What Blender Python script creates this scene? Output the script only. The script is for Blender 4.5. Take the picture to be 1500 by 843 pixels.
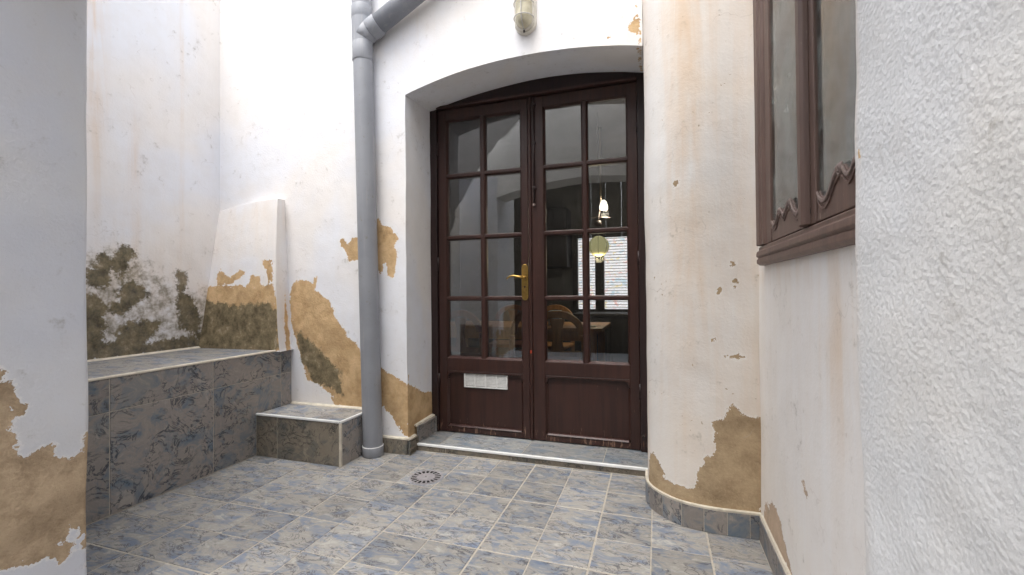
import bpy, math, random
import numpy as np
from mathutils import Vector, Matrix, noise

random.seed(7)
scene = bpy.context.scene
for o in list(bpy.data.objects):
    bpy.data.objects.remove(o)

# ------------------------------------------------------------------ camera
YAW, PITCH, ROLL = 0.3164, 0.0092, 0.0091
cd = bpy.data.cameras.new('camera')
cam = bpy.data.objects.new('camera', cd)
scene.collection.objects.link(cam)
fw = Vector((-math.sin(YAW)*math.cos(PITCH), math.cos(YAW)*math.cos(PITCH), math.sin(PITCH)))
rt = Vector((math.cos(YAW), math.sin(YAW), 0))
up = rt.cross(fw)
r2 = rt*math.cos(ROLL) - up*math.sin(ROLL)
u2 = up*math.cos(ROLL) + rt*math.sin(ROLL)
m = Matrix.Identity(4)
for i in range(3):
    m[i][0], m[i][1], m[i][2] = r2[i], u2[i], -fw[i]
m[2][3] = 1.0
cam.matrix_world = m
cd.sensor_width = 36.0
cd.lens = 36.0*647.9/1500.0
cd.clip_start = 0.02
cd.clip_end = 500
scene.camera = cam

# ------------------------------------------------------------------ sky, sun, exposure
SUN_EL, SUN_AZ = math.radians(66), math.radians(194)   # azimuth clockwise from +Y
world = bpy.data.worlds.new('World')
scene.world = world
world.use_nodes = True
wn, wl = world.node_tree.nodes, world.node_tree.links
wn.clear()
sky = wn.new('ShaderNodeTexSky')
sky.sky_type = 'NISHITA'
sky.sun_disc = False
sky.sun_elevation = SUN_EL
sky.sun_rotation = SUN_AZ
sky.air_density = 1.0
sky.dust_density = 3.0
sky.ozone_density = 1.0
hs = wn.new('ShaderNodeHueSaturation')
hs.inputs['Saturation'].default_value = 0.24
bg = wn.new('ShaderNodeBackground')
bg.inputs['Strength'].default_value = 0.15
wo = wn.new('ShaderNodeOutputWorld')
wl.new(sky.outputs[0], hs.inputs['Color'])
wl.new(hs.outputs[0], bg.inputs['Color'])
wl.new(bg.outputs[0], wo.inputs['Surface'])
sd = bpy.data.lights.new('sun', 'SUN')
sd.energy = 0.85
sd.angle = math.radians(45)
sd.color = (1.0, 0.955, 0.895)
sun = bpy.data.objects.new('sun', sd)
scene.collection.objects.link(sun)
sdir = Vector((math.sin(SUN_AZ)*math.cos(SUN_EL), math.cos(SUN_AZ)*math.cos(SUN_EL), math.sin(SUN_EL)))
sun.rotation_euler = sdir.to_track_quat('Z', 'Y').to_euler()
sun.location = (0, 0, 8)
vs_ = scene.view_settings
vs_.view_transform = 'Standard'
vs_.look = 'None'
vs_.gamma = 1.0
vs_.use_curve_mapping = False
vs_.exposure = 1.56

# ------------------------------------------------------------------ helpers
COL = scene.collection

class NT:
    def __init__(self, name):
        self.mat = bpy.data.materials.new(name)
        self.mat.use_nodes = True
        self.t = self.mat.node_tree
        self.t.nodes.clear()
    def n(self, typ, **kw):
        nd = self.t.nodes.new('ShaderNode'+typ)
        for k, v in kw.items():
            setattr(nd, k, v)
        return nd
    def l(self, a, b):
        self.t.links.new(a, b)
    def set(self, sock, v):
        if hasattr(v, 'is_linked') or isinstance(v, bpy.types.NodeSocket):
            self.l(v, sock)
        else:
            if isinstance(v, (tuple, list)) and len(v) == 3 and sock.type == 'RGBA':
                v = (*v, 1)
            sock.default_value = v
    def math(self, op, a, b=0.0, c=None, clamp=False):
        nd = self.n('Math', operation=op, use_clamp=clamp)
        self.set(nd.inputs[0], a); self.set(nd.inputs[1], b)
        if c is not None: self.set(nd.inputs[2], c)
        return nd.outputs[0]
    def mix(self, f, a, b, blend='MIX'):
        nd = self.n('Mix', data_type='RGBA', blend_type=blend)
        self.set(nd.inputs[0], f); self.set(nd.inputs[6], a); self.set(nd.inputs[7], b)
        return nd.outputs[2]
    def noise(self, vec, scale, detail=4.0, rough=0.5, dist=0.0, col=False):
        nd = self.n('TexNoise')
        if vec is not None: self.l(vec, nd.inputs['Vector'])
        nd.inputs['Scale'].default_value = scale
        nd.inputs['Detail'].default_value = detail
        nd.inputs['Roughness'].default_value = rough
        nd.inputs['Distortion'].default_value = dist
        return nd.outputs['Color' if col else 'Fac']
    def ramp(self, fac, stops, interp='LINEAR'):
        nd = self.n('ValToRGB')
        nd.color_ramp.interpolation = interp
        els = nd.color_ramp.elements
        while len(els) < len(stops): els.new(0.5)
        for e, (p, c) in zip(els, stops):
            e.position = p
            e.color = (*c, 1) if isinstance(c, (tuple, list)) else (c, c, c, 1)
        self.l(fac, nd.inputs[0])
        return nd.outputs[0]
    def smooth(self, v, a, b):
        nd = self.n('MapRange', interpolation_type='SMOOTHSTEP')
        self.set(nd.inputs[0], v)
        nd.inputs[1].default_value = a; nd.inputs[2].default_value = b
        return nd.outputs[0]
    def coord(self, kind='Object', scale=None):
        tc = self.n('TexCoord')
        out = tc.outputs[kind]
        if scale:
            mp = self.n('Mapping')
            mp.inputs['Scale'].default_value = scale
            self.l(out, mp.inputs['Vector'])
            out = mp.outputs[0]
        return out
    def attr(self, name):
        nd = self.n('Attribute', attribute_name=name)
        return nd.outputs['Fac']
    def bsdf(self, color, rough=0.6, bump=None, bump_s=0.3, bump_d=0.01, metal=0.0, spec=0.5, emit=None, emit_s=0.0):
        b = self.n('BsdfPrincipled')
        self.set(b.inputs['Base Color'], color)
        self.set(b.inputs['Roughness'], rough)
        b.inputs['Metallic'].default_value = metal
        b.inputs['Specular IOR Level'].default_value = spec
        if emit is not None:
            self.set(b.inputs['Emission Color'], emit)
            self.set(b.inputs['Emission Strength'], emit_s)
        if bump is not None:
            bp = self.n('Bump')
            bp.inputs['Strength'].default_value = bump_s
            bp.inputs['Distance'].default_value = bump_d
            self.l(bump, bp.inputs['Height'])
            self.l(bp.outputs[0], b.inputs['Normal'])
        o = self.n('OutputMaterial')
        self.l(b.outputs[0], o.inputs['Surface'])
        return self.mat

# ------------------------------------------------------------------ materials
def plaster(name, warm=(.83, .80, .775), cool=(.79, .805, .85), grain=90.0, grain_s=0.25, grain_d=0.004,
            ochre_a=(.63, .44, .245), ochre_b=(.51, .34, .175), chips=0.0, crack=0.0, lumps=0.0):
    T = NT(name)
    co = T.coord('Object')
    # plaster colour: slow warm / cool drift, dusty speckle
    f = T.smooth(T.noise(co, 1.1, 3, .55, .6), .38, .62)
    c = T.mix(f, warm, cool)
    f2 = T.smooth(T.noise(co, 9.0, 4, .65), .36, .78)
    c = T.mix(T.math('MULTIPLY', f2, .20), c, (.66, .62, .57))
    # rain-streak stain
    cs = T.coord('Object', (13, 13, .9))
    st = T.smooth(T.noise(cs, 1.0, 4, .62, .7), .36, .74)
    n3 = T.noise(co, 5.0, 3, .55)
    st2 = T.smooth(n3, .25, .75)
    sm = T.math('MULTIPLY', T.attr('stain'), T.math('ADD', T.math('MULTIPLY', st, .65), T.math('MULTIPLY', st2, .35)))
    c = T.mix(T.math('MULTIPLY', sm, .85, clamp=True), c, (.70, .51, .34))
    # damp halo
    n1 = T.noise(co, 22.0, 5, .70)
    n2 = T.noise(co, 100.0, 2, .6)
    dampv = T.math('ADD', T.math('MULTIPLY', T.attr('damp'), 7.0), T.math('MULTIPLY', T.math('SUBTRACT', n1, .53), 4.2))
    dampv = T.math('ADD', dampv, T.math('MULTIPLY', T.math('SUBTRACT', n3, .5), 1.6))
    dm = T.math('MULTIPLY', T.smooth(dampv, -.4, 1.1), .78)
    c = T.mix(dm, c, T.ramp(n1, [(.40, (.42, .35, .26)), (.62, (.20, .17, .11))]))
    # exposed render under the flaked coat
    jit = T.math('ADD', T.math('MULTIPLY', T.math('SUBTRACT', n1, .5), .062), T.math('MULTIPLY', T.math('SUBTRACT', n2, .5), .022))
    d = T.math('ADD', T.attr('ochre'), jit)
    fl = T.math('MULTIPLY', T.math('MAXIMUM', T.math('SUBTRACT', T.noise(co, 30.0, 3, .6), .60), 0.0), .20)
    d = T.math('SUBTRACT', d, fl)
    mo = T.smooth(d, -.0012, .0012)
    if chips:
        ch = T.noise(co, 55.0, 2, .6)
        area = T.smooth(n3, .50, .62)
        cm = T.math('MULTIPLY', T.smooth(ch, .70, .712), T.math('MULTIPLY', area, chips))
        mo = T.math('MAXIMUM', mo, cm)
    og = T.noise(co, 10.0, 6, .72, .15)
    oc = T.ramp(og, [(.27, tuple(x*.66 for x in ochre_b)), (.41, ochre_b), (.55, ochre_a), (.72, tuple(min(1, x*1.12) for x in ochre_a))])
    oc = T.mix(T.math('MULTIPLY', T.smooth(n2, .48, .72), .30), oc, (.60, .46, .30))
    oc = T.mix(T.math('MULTIPLY', T.smooth(T.noise(co, 3.2, 3, .6, .4), .48, .66), .40), oc, tuple(x*.60 for x in ochre_b))
    # pale rim where the coat thins
    rim = T.math('SUBTRACT', T.smooth(d, -.012, -.001), mo, clamp=True)
    c = T.mix(T.math('MULTIPLY', rim, .5), c, (.86, .83, .80))
    # mould
    dmo = T.math('ADD', T.math('ADD', T.attr('mold'), .008), T.math('MULTIPLY', T.math('SUBTRACT', n1, .5), .13))
    dmo = T.math('ADD', dmo, T.math('MULTIPLY', T.math('SUBTRACT', n2, .5), .035))
    mm = T.smooth(dmo, -.012, .014)
    mn = T.noise(co, 17.0, 5, .75)
    mcol = T.ramp(mn, [(.33, (.065, .056, .036)), (.47, (.145, .122, .075)), (.60, (.24, .195, .12)), (.72, (.42, .36, .27))])
    c = T.mix(mo, c, oc)
    c = T.mix(T.math('MULTIPLY', mm, .94), c, mcol)
    # relief
    h = T.noise(co, grain, 4, .62)
    if lumps:
        vo = T.n('TexVoronoi', feature='SMOOTH_F1')
        T.l(co, vo.inputs['Vector'])
        vo.inputs['Scale'].default_value = 125.0
        h = T.math('ADD', h, T.math('MULTIPLY', vo.outputs['Distance'], -lumps))
        h = T.math('ADD', h, T.math('MULTIPLY', T.noise(co, 55.0, 3, .6), lumps*.9))
    h = T.math('ADD', h, T.math('MULTIPLY', T.noise(co, 11.0, 3, .5), 2.4))
    h = T.math('ADD', h, T.math('MULTIPLY', mo, T.math('ADD', T.math('MULTIPLY', og, 9.0), -11.0)))
    if crack:
        v = T.n('TexVoronoi', feature='DISTANCE_TO_EDGE')
        wv = T.n('VectorMath', operation='ADD')
        nn = T.n('VectorMath', operation='SCALE')
        T.l(T.noise(co, 4.0, 3, .6, col=True), nn.inputs[0]); nn.inputs['Scale'].default_value = .35
        T.l(co, wv.inputs[0]); T.l(nn.outputs[0], wv.inputs[1])
        T.l(wv.outputs[0], v.inputs['Vector'])
        v.inputs['Scale'].default_value = 1.9
        cr = T.math('SUBTRACT', 1.0, T.smooth(v.outputs['Distance'], .0, .004))
        cr = T.math('MULTIPLY', cr, T.smooth(n3, .48, .6))
        c = T.mix(T.math('MULTIPLY', cr, crack), c, (.45, .39, .34))
    return T.bsdf(c, .92, h, grain_s, grain_d, spec=.2)

M = {}
M['plaster'] = plaster('plaster_white', crack=.28)
M['plaster_col'] = plaster('plaster_warm', warm=(.80, .755, .70), cool=(.785, .775, .76), chips=1.0, crack=.45,
                           ochre_a=(.46, .345, .215), ochre_b=(.37, .27, .165))
M['plaster_win'] = plaster('plaster_patched', warm=(.86, .825, .78), cool=(.85, .83, .815), chips=.25, crack=.25,
                           ochre_a=(.55, .42, .31), ochre_b=(.47, .37, .28), grain_s=.18)
M['plaster_near'] = plaster('plaster_grey', warm=(.65, .645, .655), cool=(.615, .625, .675), grain=120.0, grain_s=.40, grain_d=.004,
                            ochre_a=(.50, .375, .25), ochre_b=(.37, .27, .175))
M['roughcast'] = plaster('plaster_roughcast', warm=(.76, .75, .725), cool=(.75, .76, .77), grain=190.0, grain_s=.27, grain_d=.006, lumps=1.0)

def tile_mat(name, base, mid, dark, pale, blue, rough=.42, scale=1.0, stretch=(.62, 1.25, 1), vein=.9):
    T = NT(name)
    co = T.coord('Object')
    oi = T.n('ObjectInfo')
    off = T.n('VectorMath', operation='SCALE')
    cmb = T.n('CombineXYZ')
    T.l(oi.outputs['Random'], cmb.inputs[0])
    T.l(T.math('FRACT', T.math('MULTIPLY', oi.outputs['Random'], 17.3)), cmb.inputs[1])
    T.l(T.math('FRACT', T.math('MULTIPLY', oi.outputs['Random'], 91.7)), cmb.inputs[2])
    T.l(cmb.outputs[0], off.inputs[0]); off.inputs['Scale'].default_value = 60.0
    mp = T.n('Mapping'); mp.inputs['Rotation'].default_value = (0, 0, .5); mp.inputs['Scale'].default_value = stretch
    T.l(co, mp.inputs['Vector'])
    ad = T.n('VectorMath', operation='ADD')
    T.l(mp.outputs[0], ad.inputs[0]); T.l(off.outputs[0], ad.inputs[1])
    v = ad.outputs[0]
    a = T.noise(v, 12*scale, 5, .66, 1.0)
    c = T.ramp(a, [(.36, mid), (.47, base), (.58, base), (.70, pale)])
    b = T.noise(v, 7.0*scale, 5, .64, 1.3)
    c = T.mix(T.math('MULTIPLY', T.smooth(b, .485, .56), .85), c, T.ramp(a, [(.35, blue), (.55, mid), (.66, pale)]))
    # squiggly dark veins, finer pale ones
    w1 = T.noise(v, 8.5*scale, 4, .62, 2.2)
    ve = T.math('SUBTRACT', 1.0, T.smooth(T.math('ABSOLUTE', T.math('SUBTRACT', w1, .5)), .004, .040))
    gate = T.smooth(T.noise(v, 11*scale, 2, .5), .40, .56)
    c = T.mix(T.math('MULTIPLY', T.math('MULTIPLY', ve, gate), vein), c, dark)
    ve2 = T.math('SUBTRACT', 1.0, T.smooth(T.math('ABSOLUTE', T.math('SUBTRACT', b, .44)), .002, .022))
    c = T.mix(T.math('MULTIPLY', ve2, .40), c, pale)
    # per-tile tone and dried dirt
    tone = T.math('ADD', .84, T.math('MULTIPLY', T.math('FRACT', T.math('MULTIPLY', oi.outputs['Random'], 7.7)), .3))
    hsv = T.n('HueSaturation'); T.l(tone, hsv.inputs['Value']); T.l(c, hsv.inputs['Color'])
    geo = T.n('NewGeometry')
    film = T.math('MULTIPLY', T.smooth(T.noise(geo.outputs['Position'], 3.0, 6, .65), .44, .78), .30)
    c = T.mix(film, hsv.outputs[0], (.36, .315, .25))
    rg = T.math('ADD', rough, T.math('MULTIPLY', T.noise(geo.outputs['Position'], 9.0, 4, .6), .3))
    return T.bsdf(c, rg, T.math('ADD', a, T.math('MULTIPLY', ve, -.3)), .25, .0025)

M['floor_tile'] = tile_mat('tile_floor', (.315, .298, .272), (.225, .245, .275), (.075, .074, .085), (.43, .415, .38), (.135, .18, .265), scale=1.4, vein=.9)
M['wall_tile'] = tile_mat('tile_wall', (.28, .25, .23), (.21, .22, .23), (.040, .046, .062), (.36, .325, .295), (.105, .155, .215), rough=.34, scale=.9, stretch=(1, 1, 1))
M['step_tile'] = tile_mat('tile_step', (.26, .26, .25), (.20, .225, .25), (.08, .085, .10), (.36, .37, .37), (.135, .18, .235), scale=1.3)
M['riser_tile'] = tile_mat('tile_riser', (.225, .19, .145), (.165, .15, .12), (.05, .048, .044), (.30, .26, .20), (.095, .105, .105), scale=1.0, stretch=(1, 1, 1))

def simple(name, col, rough=.6, nscale=30, var=.15, bump_s=.1, bump_d=.003, metal=0, spec=.5, stretch=None, dark=None):
    T = NT(name)
    co = T.coord('Object', stretch)
    f = T.smooth(T.noise(co, nscale, 5, .6), .3, .7)
    c2 = dark if dark else tuple(max(0, x*(1-2*var)) for x in col)
    c = T.mix(f, col, c2)
    r = T.math('ADD', rough-.08, T.math('MULTIPLY', T.noise(co, nscale*.5, 3, .5), .16))
    return T.bsdf(c, r, T.noise(co, nscale*2, 4, .6), bump_s, bump_d, metal=metal, spec=spec)

M['plain'] = simple('plaster_plain', (.76, .74, .71), .92, 3, .06, .2)
M['timber'] = simple('added_fence_timber', (.022, .018, .015), .8, 8, .25, .2, stretch=(8, 8, .6))  # near-black so the added fence mirrors dark in the door glass
M['grout'] = simple('grout', (.50, .455, .385), .95, 40, .12, .3)
M['cement'] = simple('cement', (.33, .34, .36), .9, 60, .10, .3)
M['trim'] = simple('white_trim', (.86, .86, .85), .35, 20, .06)
M['trim_cream'] = simple('cream_trim', (.70, .64, .53), .6, 25, .12, .25)
M['pvc'] = simple('grey_pvc', (.285, .295, .325), .42, 9, .08, .05, stretch=(1, 1, .35))
def pvc_mat():
    T = NT('grey_pvc')
    co = T.coord('Object')
    c = T.mix(T.smooth(T.noise(co, 3.0, 4, .6), .35, .7), (.28, .29, .315), (.235, .245, .27))
    c = T.mix(T.math('MULTIPLY', T.smooth(T.noise(T.coord('Object', (30, 30, 1.6)), 1.0, 5, .65), .52, .75), .45), c, (.40, .39, .38))
    c = T.mix(T.math('MULTIPLY', T.smooth(T.noise(co, 26.0, 5, .7), .60, .70), .5), c, (.20, .18, .155))
    return T.bsdf(c, T.math('ADD', .36, T.math('MULTIPLY', T.noise(co, 14.0, 4, .6), .3)), T.noise(co, 60.0, 3, .6), .08, .002)
M['pvc'] = pvc_mat()
M['brass'] = simple('brass', (.62, .40, .12), .32, 60, .12, .08, metal=1)
M['steel'] = simple('lever_metal', (.66, .58, .50), .30, 60, .1, .05, metal=1)
M['iron'] = simple('dark_iron', (.05, .035, .03), .6, 40, .2, .3)
M['lamp_body'] = simple('lamp_plastic', (.66, .62, .54), .45, 30, .08)
M['lamp_glass'] = simple('lamp_glass', (.60, .55, .40), .25, 14, .12)
M['lamp_wire'] = simple('lamp_wire', (.55, .53, .50), .45, 60, .15, metal=.3)
M['drain'] = simple('drain_plate', (.34, .32, .33), .5, 60, .12)
M['red'] = simple('red_tape', (.45, .05, .02), .5, 40, .1)
M['black'] = simple('hole_shade_black', (.006, .006, .006), .9, 20, .1)
M['vent'] = simple('vent_white', (.70, .70, .68), .45, 30, .08)

def painted_wood(name, c1, c2, worn, wear_z=None, wear=0.0, rough=.42):
    T = NT(name)
    geo = T.n('NewGeometry')
    mp = T.n('Mapping'); mp.inputs['Scale'].default_value = (40, 40, 2.2)
    T.l(geo.outputs['Position'], mp.inputs['Vector'])
    g = T.noise(mp.outputs[0], 1.0, 6, .65)
    c = T.mix(T.smooth(g, .32, .70), c1, c2)
    big = T.noise(geo.outputs['Position'], 4.0, 4, .6)
    c = T.mix(T.math('MULTIPLY', T.smooth(big, .45, .7), .35), c, c2)
    mp2 = T.n('Mapping'); mp2.inputs['Scale'].default_value = (70, 70, 9)
    T.l(geo.outputs['Position'], mp2.inputs['Vector'])
    sc = T.noise(mp2.outputs[0], 1.0, 5, .7)
    amt = wear
    if wear_z is not None:
        sep = T.n('SeparateXYZ'); T.l(geo.outputs['Position'], sep.inputs[0])
        low = T.math('SUBTRACT', 1.0, T.smooth(sep.outputs['Z'], wear_z[0], wear_z[1]))
        amt = T.math('ADD', wear, T.math('MULTIPLY', low, .14))
    wm = T.smooth(T.math('ADD', sc, amt), .70, .745)
    c = T.mix(wm, c, worn)
    h = T.math('ADD', T.math('MULTIPLY', g, .6), T.math('MULTIPLY', wm, -.6))
    return T.bsdf(c, T.math('ADD', rough, T.math('MULTIPLY', wm, .3)), h, .25, .003)

M['door'] = painted_wood('door_paint', (.045, .0165, .0115), (.026, .0100, .0075), (.22, .13, .09), (.05, .19), .0)
M['door_dark'] = painted_wood('door_frame_paint', (.026, .0105, .0095), (.016, .008, .008), (.16, .08, .05), (.04, .3), .02)
M['door_bead'] = painted_wood('door_bead_paint', (.060, .025, .021), (.035, .015, .013), (.30, .22, .18), None, .03, .35)
M['win_wood'] = painted_wood('window_paint', (.165, .102, .080), (.115, .070, .056), (.42, .33, .28), None, .04, .5)
M['win_worn'] = painted_wood('window_scroll_paint', (.27, .20, .175), (.19, .14, .125), (.50, .41, .35), None, .10, .6)

def glass_mat(name, ior=1.62, tint=(.95, .97, .97), film=.02, dcol=(.5, .5, .48), wob=.02):
    T = NT(name)
    geo = T.n('NewGeometry')
    oi = T.n('ObjectInfo')
    fr = T.n('Fresnel'); fr.inputs['IOR'].default_value = ior
    bp = T.n('Bump'); bp.inputs['Strength'].default_value = wob; bp.inputs['Distance'].default_value = .02
    T.l(T.noise(geo.outputs['Position'], 5.0, 2, .4), bp.inputs['Height'])
    gl = T.n('BsdfGlossy'); gl.inputs['Roughness'].default_value = .01
    gl.inputs['Color'].default_value = (.95, .95, .95, 1)
    T.l(bp.outputs[0], gl.inputs['Normal'])
    tr = T.n('BsdfTransparent'); tr.inputs['Color'].default_value = (*tint, 1)
    mx = T.n('MixShader')
    T.l(fr.outputs[0], mx.inputs[0]); T.l(tr.outputs[0], mx.inputs[1]); T.l(gl.outputs[0], mx.inputs[2])
    df = T.n('BsdfDiffuse'); df.inputs['Color'].default_value = (*dcol, 1)
    m2 = T.n('MixShader')
    dn = T.math('MULTIPLY', T.smooth(T.noise(geo.outputs['Position'], 7.0, 6, .7), .35, .8), film*2)
    T.l(dn, m2.inputs[0]); T.l(mx.outputs[0], m2.inputs[1]); T.l(df.outputs[0], m2.inputs[2])
    o = T.n('OutputMaterial'); T.l(m2.outputs[0], o.inputs['Surface'])
    return T.mat
M['glass'] = glass_mat('door_glass', 2.2, film=.010)
M['glass_win'] = glass_mat('window_glass', 1.9, tint=(.80, .88, .86), film=.26, dcol=(.46, .49, .46), wob=.05)  # dusty film thickened, its grey-green paints in the courtyard's reflection

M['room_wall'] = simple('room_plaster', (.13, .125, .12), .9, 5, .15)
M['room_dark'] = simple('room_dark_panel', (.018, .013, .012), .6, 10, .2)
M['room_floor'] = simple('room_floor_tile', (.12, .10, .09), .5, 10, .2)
M['pine'] = simple('pine_wood', (.58, .30, .12), .45, 10, .18, .1, stretch=(6, 6, .8))
M['pine_red'] = simple('stained_wood', (.22, .075, .035), .45, 10, .2, .1, stretch=(6, 6, .8))
M['cloth'] = simple('white_napkins', (.75, .75, .73), .8, 20, .05)
M['curtain'] = simple('curtain_cloth', (.62, .64, .60), .9, 6, .10, .2, stretch=(8, 8, .5))

def lantern_mat():
    T = NT('paper_lantern_glow')
    co = T.coord('Object')
    f = T.noise(co, 9, 3, .5)
    c = T.mix(f, (.80, .74, .40), (.70, .64, .30))
    return T.bsdf(c, .8, emit=c, emit_s=.16)
M['lantern'] = lantern_mat()
def bulb_mat():
    T = NT('bulb_glow')
    co = T.coord('Object')
    c = T.mix(T.noise(co, 20, 2, .5), (1, .95, .82), (1, .88, .7))
    return T.bsdf(c, .4, emit=c, emit_s=1.2)
M['bulb'] = bulb_mat()
def daylight_mat():
    T = NT('stained_daylight')
    co = T.coord('Object')
    a = T.noise(co, 16, 3, .6, .8)
    b = T.noise(co, 9, 2, .5, .5)
    c = T.mix(T.smooth(a, .56, .68), (.92, .90, .93), (.88, .55, .50))
    c = T.mix(T.smooth(b, .58, .66), c, (.62, .72, .80))
    c = T.mix(T.smooth(T.noise(co, 22, 2, .5), .63, .68), c, (.92, .78, .45))
    return T.bsdf(c, .7, emit=c, emit_s=.40)
M['daylight'] = daylight_mat()
M['slat'] = simple('blind_slat', (.45, .43, .44), .5, 20, .1)

# ------------------------------------------------------------------ mesh builders
class MB:
    def __init__(s):
        s.v, s.f = [], []
    def add(s, vs, fs):
        k = len(s.v)
        s.v += [tuple(p) for p in vs]
        s.f += [tuple(i+k for i in f) for f in fs]
        return s
    def box(s, x0, x1, y0, y1, z0, z1):
        return s.add([(x0,y0,z0),(x1,y0,z0),(x1,y1,z0),(x0,y1,z0),(x0,y0,z1),(x1,y0,z1),(x1,y1,z1),(x0,y1,z1)],
                     [(0,3,2,1),(4,5,6,7),(0,1,5,4),(1,2,6,5),(2,3,7,6),(3,0,4,7)])
    def prism(s, poly, axis, a, b):
        """poly: 2D points (counter-clockwise) in the two other axes, extruded along axis from a to b"""
        def P(u, w, t):
            return {0: (t, u, w), 1: (u, t, w), 2: (u, w, t)}[axis]
        n = len(poly)
        vs = [P(u, w, a) for u, w in poly]+[P(u, w, b) for u, w in poly]
        fs = [tuple(range(n))[::-1], tuple(range(n, 2*n))]
        fs += [(i, (i+1) % n, n+(i+1) % n, n+i) for i in range(n)]
        return s.add(vs, fs)
    def tube(s, path, r, seg=12, caps=True):
        path = [Vector(p) for p in path]
        rs = r if isinstance(r, (list, tuple)) else [r]*len(path)
        rings = []
        ref = None
        for i, p in enumerate(path):
            t = (path[min(i+1, len(path)-1)]-path[max(i-1, 0)]).normalized()
            if ref is None:
                ref = Vector((0, 0, 1)) if abs(t.z) < .9 else Vector((1, 0, 0))
            a = t.cross(ref).normalized(); b = a.cross(t).normalized(); ref = b
            rings.append([p+a*math.cos(k*2*math.pi/seg)*rs[i]+b*math.sin(k*2*math.pi/seg)*rs[i] for k in range(seg)])
        vs = [q for rg in rings for q in rg]; fs = []
        for i in range(len(path)-1):
            for k in range(seg):
                k2 = (k+1) % seg
                fs.append((i*seg+k, i*seg+k2, (i+1)*seg+k2, (i+1)*seg+k))
        if caps:
            fs.append(tuple(range(seg))[::-1]); fs.append(tuple(range((len(path)-1)*seg, len(path)*seg)))
        return s.add(vs, fs)
    def lathe(s, prof, c=(0, 0, 0), seg=24):
        vs, fs = [], []
        for r, z in prof:
            for k in range(seg):
                a = k*2*math.pi/seg
                vs.append((c[0]+r*math.cos(a), c[1]+r*math.sin(a), c[2]+z))
        for i in range(len(prof)-1):
            for k in range(seg):
                k2 = (k+1) % seg
                fs.append((i*seg+k, i*seg+k2, (i+1)*seg+k2, (i+1)*seg+k))
        return s.add(vs, fs)
    def build(s, name, mat, parent=None, bevel=0.0, smooth=False):
        me = bpy.data.meshes.new(name)
        me.from_pydata(s.v, [], s.f)
        me.update()
        return link(name, me, mat, parent, bevel, smooth)

def link(name, me, mat, parent=None, bevel=0.0, smooth=False):
    o = bpy.data.objects.new(name, me)
    COL.objects.link(o)
    if mat is not None and not me.materials:
        me.materials.append(M[mat])
    if smooth:
        for p in me.polygons: p.use_smooth = True
    if bevel:
        b = o.modifiers.new('bevel', 'BEVEL')
        b.width = bevel; b.segments = 2; b.limit_method = 'ANGLE'; b.angle_limit = math.radians(35)
    if parent is not None:
        attach(o, parent)
    return o

ROOT = {}
def attach(o, parent):
    """parent without moving: the geometry stays in the coordinates of the yard"""
    o.parent = parent
    base = ROOT.get(parent.name, Vector((0, 0, 0)))
    o.matrix_parent_inverse = Matrix.Translation(-base)

def thing(name, label, cat, loc=(0, 0, 0), group=None):
    o = bpy.data.objects.new(name, None)
    COL.objects.link(o)
    o.location = loc
    o.empty_display_size = .1
    ROOT[o.name] = Vector(loc)
    tag(o, label, cat, group)
    return o
def tag(o, label, cat, group=None):
    o['label'] = label; o['category'] = cat
    if group: o['group'] = group
    return o
def structure(o):
    o['kind'] = 'structure'
    return o

# ---- plaster sheets: dense grids with layer attributes
def sdf(px, py, poly):
    """signed distance, positive inside"""
    P = np.array(poly, float); Q = np.roll(P, -1, 0)
    d = np.full(px.shape, 1e9); ins = np.zeros(px.shape, bool)
    for (x0, y0), (x1, y1) in zip(P, Q):
        ex, ey = x1-x0, y1-y0
        L = ex*ex+ey*ey+1e-12
        t = np.clip(((px-x0)*ex+(py-y0)*ey)/L, 0, 1)
        d = np.minimum(d, np.hypot(px-x0-t*ex, py-y0-t*ey))
        if y0 != y1:
            c = ((y0 <= py) & (py < y1)) | ((y1 <= py) & (py < y0))
            ins ^= c & (px < x0+(py-y0)/(y1-y0)*ex)
    return np.where(ins, d, -d)
def layer(a, b, polys):
    d = np.full(a.shape, -.09)
    for q in polys or []:
        d = np.maximum(d, sdf(a, b, q))
    return np.clip(d, -.09, .09)

def wobble(p, amp):
    v = Vector(p)
    d = noise.noise_vector(v*2.3)*amp + noise.noise_vector(v*9.0+Vector((7, 3, 1)))*(amp*.35)
    return v+d

def sheet_verts(mb, pos, us, vs, skip=None, flip=False):
    k0 = len(mb.v)
    nu, nv = len(us), len(vs)
    for j in range(nv):
        for i in range(nu):
            mb.v.append(tuple(pos(us[i], vs[j])))
    for j in range(nv-1):
        for i in range(nu-1):
            if skip and skip((us[i]+us[i+1])/2, (vs[j]+vs[j+1])/2): continue
            q = (k0+j*nu+i, k0+j*nu+i+1, k0+(j+1)*nu+i+1, k0+(j+1)*nu+i)
            mb.f.append(q[::-1] if flip else q)

def sheet_build(mb, name, mat, parent, ab, ochre=None, mold=None, damp=None, stain=None, amp=.004):
    P = np.array(mb.v)
    a, b = ab(P)
    lay = {'ochre': layer(a, b, ochre), 'mold': layer(a, b, mold), 'damp': layer(a, b, damp),
           'stain': stain(P) if stain is not None else np.zeros(len(P))}
    mb.v = [tuple(wobble(p, amp)) for p in mb.v]
    o = mb.build(name, mat, parent, smooth=True)
    for k, d in lay.items():
        at = o.data.attributes.new(k, 'FLOAT', 'POINT')
        at.data.foreach_set('value', np.ascontiguousarray(d, dtype=np.float32))
    return o

def rng(a, b, step):
    n = max(1, int(round((b-a)/step)))
    return [a+(b-a)*i/n for i in range(n+1)]

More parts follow.
